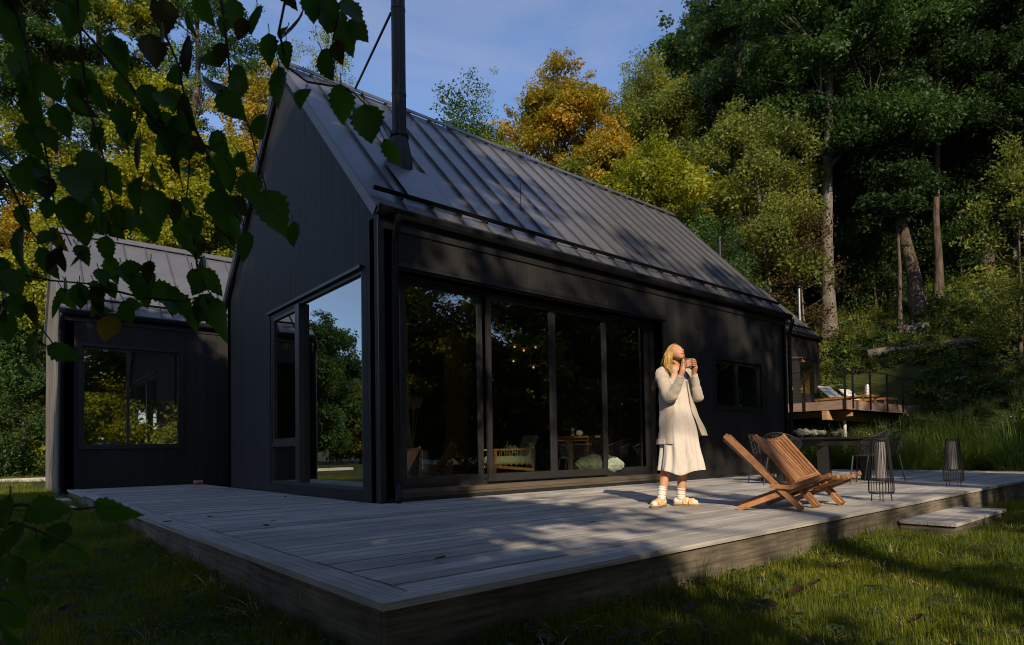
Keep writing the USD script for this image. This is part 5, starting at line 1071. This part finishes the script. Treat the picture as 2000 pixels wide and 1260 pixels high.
# hands round the mug
mug_c = A3(.188, .180, 1.412); mr, mh = .041, .092
def hand(wrist, palm, fingers, thumb):
    h = [bone(w(*wrist), w(*palm), .026, .030)]
    for base, mid, tip in fingers:
        h.append(bone(w(*palm), w(*base), .024, .0105)); h.append(bone(w(*base), w(*mid), .0105, .0095)); h.append(bone(w(*mid), w(*tip), .0095, .0075))
    h.append(bone(w(*palm), w(*thumb[0]), .018, .011)); h.append(bone(w(*thumb[0]), w(*thumb[1]), .011, .0085))
    return h
def onmug(ang, z, g=.0): a = math.radians(ang); return tuple(mug_c + A3(math.sin(a) * (mr + .009 + g), math.cos(a) * (mr + .009 + g), z))
rf_ = [(onmug(-62, .000 + i * .0175, .004), onmug(-18, .008 + i * .0175, .003), onmug(26 - abs(i - 1.5) * 5, .020 + i * .0165)) for i in range(4)]
hr = hand(RWr, (.128, .200, 1.392), rf_, (onmug(-78, .05), onmug(-95, .085)))
lf_ = [(onmug(88, .012 + i * .02, .012), onmug(58, .016 + i * .02, .010), onmug(48, .020 + i * .02, .0)) for i in range(4)]
hl = hand(LWr, (.246, .165, 1.415), lf_, (onmug(100, .055), onmug(125, .085)))
trunk = soft(body, .013, 8); hands = soft(hr + hl, .0045, 4)
# head: a face looking up into the light
h0 = trimesh.creation.icosphere(5, 1.0); u_ = h0.vertices.copy(); P = u_ * A3(.068, .089, .105)
z_, y_, x_ = u_[:, 2], u_[:, 1], u_[:, 0]
jaw = np.clip(-z_, 0, 1); P[:, 0] *= 1 - .40 * jaw ** 1.3; P[:, 2] += .050 * jaw ** 1.5 * np.clip(.55 - y_, 0, 1); P[:, 1] += .012 * jaw * (y_ > -.2) ; P[:, 1] -= np.where(y_ < 0, -.012 * np.clip(z_ + .2, 0, 1), 0)
P[:, 1] *= np.where(y_ > 0, 1 - .05 * np.clip(z_, 0, 1), 1)
def bump_(c, r, amt, d=None):
    c = A3(*c); g = np.exp(-((P - c) ** 2).sum(1) / (2 * r * r))[:, None]; return g * amt * (A3(*d) if d is not None else u_)
D = 0
for c, r, am, d in [((0, .092, -.002), .008, .007, (0, 1, .1)), ((0, .091, -.016), .0085, .019, (0, 1, -.1)), ((-.008, .088, -.020), .006, .005, (0, 1, 0)), ((.008, .088, -.020), .006, .005, (0, 1, 0)), ((0, .091, .012), .008, .004, (0, 1, 0)),
                    ((-.031, .082, .012), .012, -.009, (0, 1, 0)), ((.031, .082, .012), .012, -.009, (0, 1, 0)), ((-.030, .080, .009), .008, .005, (0, 1, 0)), ((.030, .080, .009), .008, .005, (0, 1, 0)),
                    ((-.028, .084, .030), .013, .004, (0, 1, 0)), ((.028, .084, .030), .013, .004, (0, 1, 0)), ((0, .088, -.048), .013, .006, (0, 1, 0)), ((0, .082, -.063), .008, -.004, (0, 1, 0)), ((0, .078, -.086), .016, .009, (0, 1, -.3)),
                    ((-.045, .066, -.018), .018, .005, (0, 1, 0)), ((.045, .066, -.018), .018, .005, (0, 1, 0))]:
    D = D + bump_(c, r, am, d)
P = P + D
ears = [m3.Manifold.batch_hull([m3.Manifold.sphere(.010, 10).translate((s * .073, -.004, .012)), m3.Manifold.sphere(.007, 10).translate((s * .072, .002, -.022)), m3.Manifold.sphere(.008, 10).translate((s * .080, -.014, .010))]) for s in (-1, 1)]
yaw, pit = math.radians(46), math.radians(25)
hf = A3(math.sin(yaw) * math.cos(pit), math.cos(yaw) * math.cos(pit), math.sin(pit))                 # in (a, b, z)
to3 = lambda q: fa * q[0] + fb * q[1] + A3(0, 0, q[2])
Hf = to3(hf); Hl = to3(A3(-math.cos(yaw), math.sin(yaw), 0)) * -1; Hu = np.cross(Hl, Hf); HC_ = w(.062, .012, 1.583)
if Hu[2] < 0: Hu = -Hu
HM = np.stack([Hl, Hf, Hu], 1)
def head_pt(q): return HC_ + HM @ A3(*q)
hv = P @ HM.T + HC_
if np.linalg.det(HM) < 0: h0.faces = h0.faces[:, ::-1]
headm = m3.Manifold(m3.Mesh(vert_properties=np.asarray(hv, np.float32), tri_verts=np.asarray(h0.faces, np.uint32)))
def toman(t): return m3.Manifold(m3.Mesh(vert_properties=np.asarray(t.vertices, np.float32), tri_verts=np.asarray(t.faces, np.uint32)))
allb = toman(trunk) + toman(hands) + headm
for s in (-1, 1): allb = allb + m3.Manifold.batch_hull([m3.Manifold.sphere(r, 10).translate(tuple(map(float, head_pt(c)))) for c, r in (((s * .070, -.006, .014), .010), ((s * .069, .0, -.020), .007), ((s * .077, -.016, .010), .007))])
qb = allb.to_mesh(); bm = tm(qb.vert_properties[:, :3], qb.tri_verts)
part(woman, 'body', bm, M['skin'], 60)
def surf(xx, zz, lift=.0015):
    k = np.argmin((P[:, 0] - xx) ** 2 + (P[:, 2] - zz) ** 2 + np.where(P[:, 1] > 0, 0, 9)); return head_pt(P[k] + A3(0, lift, 0))
for s in (-1, 1):
    part(woman, 'eyebrow', tube([surf(s * .014, .027), surf(s * .028, .033), surf(s * .044, .027)], [.0025, .003, .0015], 6), M['brow'])
    part(woman, 'eyelash', tube([surf(s * .018, .006), surf(s * .030, .001), surf(s * .043, .006)], [.0012, .0017, .0012], 5), M['brow'])
part(woman, 'lips', [tube([surf(-.023, -.047), surf(-.010, -.0435, .003), surf(0, -.045, .004), surf(.010, -.0435, .003), surf(.023, -.047)], [.002, .0042, .0045, .0042, .002], 7), tube([surf(-.021, -.049), surf(0, -.053, .003), surf(.021, -.049)], [.002, .0055, .002], 7)], M['lip'], True)
# hair: a cap and long waved locks
cap = trimesh.creation.icosphere(4, 1.0); cu_ = cap.vertices.copy(); cp = cu_ * A3(.075, .096, .111) + A3(0, -.008, .006)
keep = (cu_[:, 1] < .28 + .55 * np.clip(cu_[:, 2], 0, 1)) | (cu_[:, 2] > .80)
keep &= ~((cu_[:, 2] < -.45) & (cu_[:, 1] > -.2))
cf = cap.faces[keep[cap.faces].all(1)]; cp = cp * (1 + .03 * (meshkit.fbm(cu_ * A3(14, 5, 5), 2, 3)[:, None] - .5))
locks = [tm(cp @ HM.T + HC_, cf)]
rh = np.random.default_rng(21)
for k in range(1000):
    az = rh.uniform(-2.35, 2.35); el = rh.uniform(.15, 1.25)                          # 0 is the back of the head
    o = A3(math.sin(az) * math.cos(el) * .075, -math.cos(az) * math.cos(el) * .096, math.sin(el) * .111) + A3(0, -.008, .006)
    side = math.sin(az)
    p0 = head_pt(o); ln = rh.uniform(.28, .46) if abs(az) < 1.6 else rh.uniform(.22, .33)
    out = HM @ A3(side * .055, -.07 * math.cos(az) if abs(az) < 1.57 else .012, 0)
    pts = [p0]; ph = rh.uniform(0, 6.28); wv = rh.uniform(.005, .016)
    for i in range(1, 11):
        t = i / 10
        q = p0 + out * min(1, t * 2.4) * (1 - .25 * t) + A3(0, 0, -1) * ln * t ** 1.15 + HM @ A3(side * .012, -.02, 0) * t
        q = q + fa * wv * t * math.sin(ph + 9 * t) + fb * wv * t * math.cos(ph + 8 * t)
        pts.append(q)
    locks.append(tube(pts, np.interp(np.linspace(0, 1, 11), [0, .15, .7, 1], [.0024, .0038, .0034, .0007]), 4))
for k in range(80):                                                                     # the lock curling over her right collar
    ph = rh.uniform(0, 6.28); j = A3(*(rh.normal(size=3) * .011))
    pts = [w(-.005, .09, 1.60) + j, w(-.03, .115, 1.53) + j, w(-.035, .125, 1.46) + j, w(-.01, .135, 1.41) + j, w(.02 + rh.normal() * .01, .145, 1.385 + rh.normal() * .012)]
    pts = [q + fa * .006 * math.sin(ph + i * 2) for i, q in enumerate(pts)]
    locks.append(tube(pts, [.003, .0038, .0036, .003, .001], 4))
for k in range(18):
    j = A3(*(rh.normal(size=3) * .009)); locks.append(tube([w(.125, -.03, 1.55) + j, w(.14, .02, 1.50) + j, w(.135, .05, 1.45) + j, w(.12, .06, 1.41) + j], [.003, .005, .005, .0015], 5))
for k in range(40):
    j = rh.normal(size=3) * .016; locks.append(tube([w(-.05, -.02, 1.46) + j, w(-.10, .0, 1.40) + j, w(-.135, -.005, 1.34) + j, w(-.15 - rh.random() * .03, -.01, 1.27 - rh.random() * .05) + j], [.004, .005, .0035, .001], 5))
part(woman, 'hair', locks, M['hair'], True)
# dress and cardigan: lofts
def loft(rings, phis, fold, thick=.006, nz=46):
    R_ = np.array(rings); zz = np.linspace(R_[0, 0], R_[-1, 0], nz); C = [np.interp(zz, R_[:, 0], R_[:, j]) for j in range(1, 5)]
    n = len(phis); ph = np.asarray(phis)[None, :]; V = []
    for sgn in (0, -1):
        f = fold(zz[:, None], ph) + sgn * thick
        a = C[0][:, None] + np.sin(ph) * (C[2][:, None] + f); b = C[1][:, None] + np.cos(ph) * (C[3][:, None] + f)
        V.append(W0 + a[..., None] * fa + b[..., None] * fb + (zz[:, None] + 0 * ph)[..., None] * A3(0, 0, 1))
    N_ = nz * n; v = np.concatenate([V[0].reshape(-1, 3), V[1].reshape(-1, 3)])
    i, j = np.meshgrid(np.arange(nz - 1), np.arange(n - 1), indexing='ij'); q = np.stack([i * n + j, i * n + j + 1, (i + 1) * n + j + 1, (i + 1) * n + j], -1).reshape(-1, 4)
    f = np.vstack([q[:, [0, 2, 1]], q[:, [0, 3, 2]], q[:, [0, 1, 2]] + N_, q[:, [0, 2, 3]] + N_])
    def strip(x, y): return [[x[k], x[k + 1], y[k + 1]] for k in range(len(x) - 1)] + [[x[k], y[k + 1], y[k]] for k in range(len(x) - 1)]
    g = np.arange(N_).reshape(nz, n)
    f = np.vstack([f, strip(g[0], g[0] + N_), strip(g[-1] + N_, g[-1]), strip(g[:, 0] + N_, g[:, 0]), strip(g[:, -1], g[:, -1] + N_)])
    t = tm(v, f); trimesh.repair.fix_normals(t); return t
full = np.linspace(-math.pi, math.pi, 97)
def dfold(z, p): k = np.clip((1.05 - z) / .7, 0, 1) ** 1.2; return k * (.014 * np.cos(4 * p + 1.0 + 1.2 * (1 - z)) + .017 * np.cos(9 * p + 2.2 * z) + .008 * np.cos(17 * p - 3 * z) + .020 * np.exp(-((p - .62 + (1.1 - z) * .55) / .07) ** 2)) + .006 * np.cos(3 * p + 9 * z) + .003 * np.cos(11 * p + 14 * z)
hemtilt = lambda z, p: dfold(z, p)
dr = loft([(.355, .086, .0, .226, .170), (.50, .086, .0, .212, .158), (.70, .08, -.005, .188, .145), (.92, .068, -.012, .163, .138), (1.05, .055, -.018, .147, .130), (1.20, .05, -.022, .142, .132), (1.32, .047, -.028, .140, .128), (1.385, .047, -.03, .125, .105), (1.415, .05, -.032, .085, .072)], full, hemtilt)
dv = (dr.vertices - W0); zt_ = dv[:, 2]; bb = dv @ fb; aa = dv @ fa
dr.vertices[:, 2] += np.clip((.55 - zt_) / .2, 0, 1) * (.022 - .05 * np.exp(-((aa - .08) / .10) ** 2) * (bb > 0))
cut = ~((zt_ > 1.335) & (bb > .02) & (np.abs(aa - .055) < (zt_ - 1.325) * .75))
dr = tm(dr.vertices, dr.faces[cut[dr.faces].all(1)])
part(woman, 'dress', dr, M['dress_linen'], True)
def cfold(z, p): k = np.clip((1.3 - z) / .7, 0, 1); return .006 * np.cos(5 * p + 5 * z) * (.4 + k) + k * .012 * np.cos(8 * p + 3 * z + 1) + .003 * np.cos(26 * z + 3 * p)
cphi = np.linspace(math.radians(50), math.radians(350), 110)
cg = loft([(.66, .085, -.03, .235, .175), (.80, .082, -.03, .215, .168), (.95, .07, -.03, .196, .162), (1.10, .058, -.03, .178, .155), (1.25, .05, -.032, .168, .150), (1.34, .048, -.035, .160, .138), (1.40, .048, -.04, .125, .105), (1.44, .05, -.045, .080, .072)], cphi, cfold, .009)
cv = cg.vertices - W0; ca_, cz_ = cv @ fa, cv[:, 2]
cg.vertices[:, 2] += np.clip((.95 - cz_) / .3, 0, 1) * np.where(ca_ > .08, .07, -.015)
cg.vertices += np.clip((1.0 - cz_) / .35, 0, 1)[:, None] * np.where(ca_ > .15, 1, 0)[:, None] * fa * .05
cvv = cg.vertices - W0; az_ = cvv[:, 2]; kp = ~((az_ > 1.17) & (cvv @ fb > -.01) & (np.abs(cvv @ fa - .062) < .05 + (az_ - 1.17) * .42)); cg = tm(cg.vertices, cg.faces[kp[cg.faces].all(1)])
card = part(woman, 'cardigan', cg, M['knit'], True)
part(card, 'hem_band', loft([(.645, .085, -.03, .240, .180), (.70, .085, -.03, .234, .176)], np.linspace(math.radians(200), math.radians(318), 40), lambda z, p: cfold(z, p) + .002, .010, 5), M['knit'], True)
def sleeve(js, nm, puff):
    p = np.array([w(*j) for j, _ in js]); r = np.array([q for _, q in js]); d = np.r_[0, np.cumsum(np.linalg.norm(np.diff(p, axis=0), axis=1))]; s = np.linspace(0, d[-1], 40)
    from scipy.interpolate import PchipInterpolator as PI_
    pp_ = np.stack([PI_(d, p[:, k])(s) for k in range(3)], 1); rr = np.interp(s, d, r) * (1 + .05 * np.sin(s * 75) + .03 * np.sin(s * 130 + 1))
    t = tube(pp_, rr, 20); t.vertices += (meshkit.fbm(t.vertices * 28, 3, puff)[:, None] - .5) * .016
    return part(card, nm, t, M['knit'], True)
sleeve([((.02, .0, 1.385), .062), (RS, .070), ((-.055, .125, 1.25), .066), (RE, .066), ((.02, .178, 1.155), .062), ((.075, .195, 1.25), .047), ((.104, .203, 1.315), .038), ((.112, .205, 1.332), .036)], 'sleeve', 5)
sleeve([((.08, -.05, 1.385), .062), (LSh, .066), ((.24, -.05, 1.25), .058), (LE, .056), ((.268, .06, 1.16), .052), ((.250, .105, 1.28), .040), ((.242, .128, 1.345), .034)], 'sleeve', 6)
for c, d, ank, nm in (((-.122, .03, 0), RFd, (-.106, .022, .20), 'r'), ((.078, -.075, 0), LFd, (.086, -.072, .20), 'l')):
    d = d / np.linalg.norm(d); c = A3(*c); pr = []
    zz = np.linspace(.215, .07, 26); base = [w(*(A3(*ank) * ((z - .05) / .15) + (c + A3(0, 0, .05)) * (1 - (z - .05) / .15))) * A3(1, 1, 0) + A3(0, 0, z) for z in zz]
    sk = tube(base, .044 + .0035 * np.sin(zz * 260) + .002 * np.sin(zz * 150), 16, False)
    fo = limb((tuple(c + d * -.04 + A3(0, 0, .05)), .040), (tuple(c + d * .07 + A3(0, 0, .046)), .037), (tuple(c + d * .155 + A3(0, 0, .038)), .029))
    fq = soft(fo, .012, 6)
    part(woman, 'sock', [sk, fq], M['sock_rib'], True)
    ax = np.array([c + d * s_ for s_ in (-.075, .02, .10, .195)]); sd_ = A3(-d[1], d[0], 0)
    solep = [m3.Manifold.cylinder(.022, r, r, 24).translate(tuple(map(float, w(*(c + d * s_))))) for s_, r in ((-.045, .037), (.05, .038), (.135, .047), (.165, .040))]
    sm = m3.Manifold.batch_hull(solep).to_mesh()
    sd = part(woman, 'sandal', tm(sm.vert_properties[:, :3], sm.tri_verts), M['sole'], 30)
    for s_, rr in ((.055, .047), (.115, .050)):
        arc = [w(*(c + d * (s_ + .006 * math.cos(3 * t)) + sd_ * math.cos(t) * rr + A3(0, 0, .020 + math.sin(t) * .066 * (1 - (s_ - .055) * 2.5)))) for t in np.linspace(0, math.pi, 13)]
        part(sd, 'strap', cat([tube(np.array(arc) + to3(d) * k * .010, .0065, 6) for k in (-1.6, -.8, 0, .8, 1.6)]), M['suede'], True)
        part(sd, 'buckle', sphere(w(*(c + d * s_ - sd_ * rr * .75 + A3(0, 0, .062))), .008, 1), M['galvanised'])
    part(sd, 'footbed', m3.Manifold.batch_hull([m3.Manifold.cylinder(.006, r, r, 24).translate(tuple(map(float, w(*(c + d * s_)) + A3(0, 0, .022)))) for s_, r in ((-.045, .036), (.05, .037), (.135, .046), (.165, .039))]), M['suede'], 30)
mug = thing('mug', 'grey brown ceramic mug held in both hands by the woman', 'mug', w(*mug_c))
part(mug, 'cup', lathe([(0, 0), (mr * .82, 0), (mr * .92, .008), (mr, mh), (mr * .90, mh), (mr * .84, .012), (0, .010)], 28), M['ceramic'], 40)
hd_ = [A3(0, 0, 0) + fa * (math.sin(math.radians(150)) * mr * (1 + 1.0 * math.sin(t))) + fb * (math.cos(math.radians(150)) * mr * (1 + 1.0 * math.sin(t))) + A3(0, 0, .046 - .032 * math.cos(t)) for t in np.linspace(0, math.pi, 11)]
part(mug, 'handle', tube(hd_, .006, 8), M['ceramic'], True)
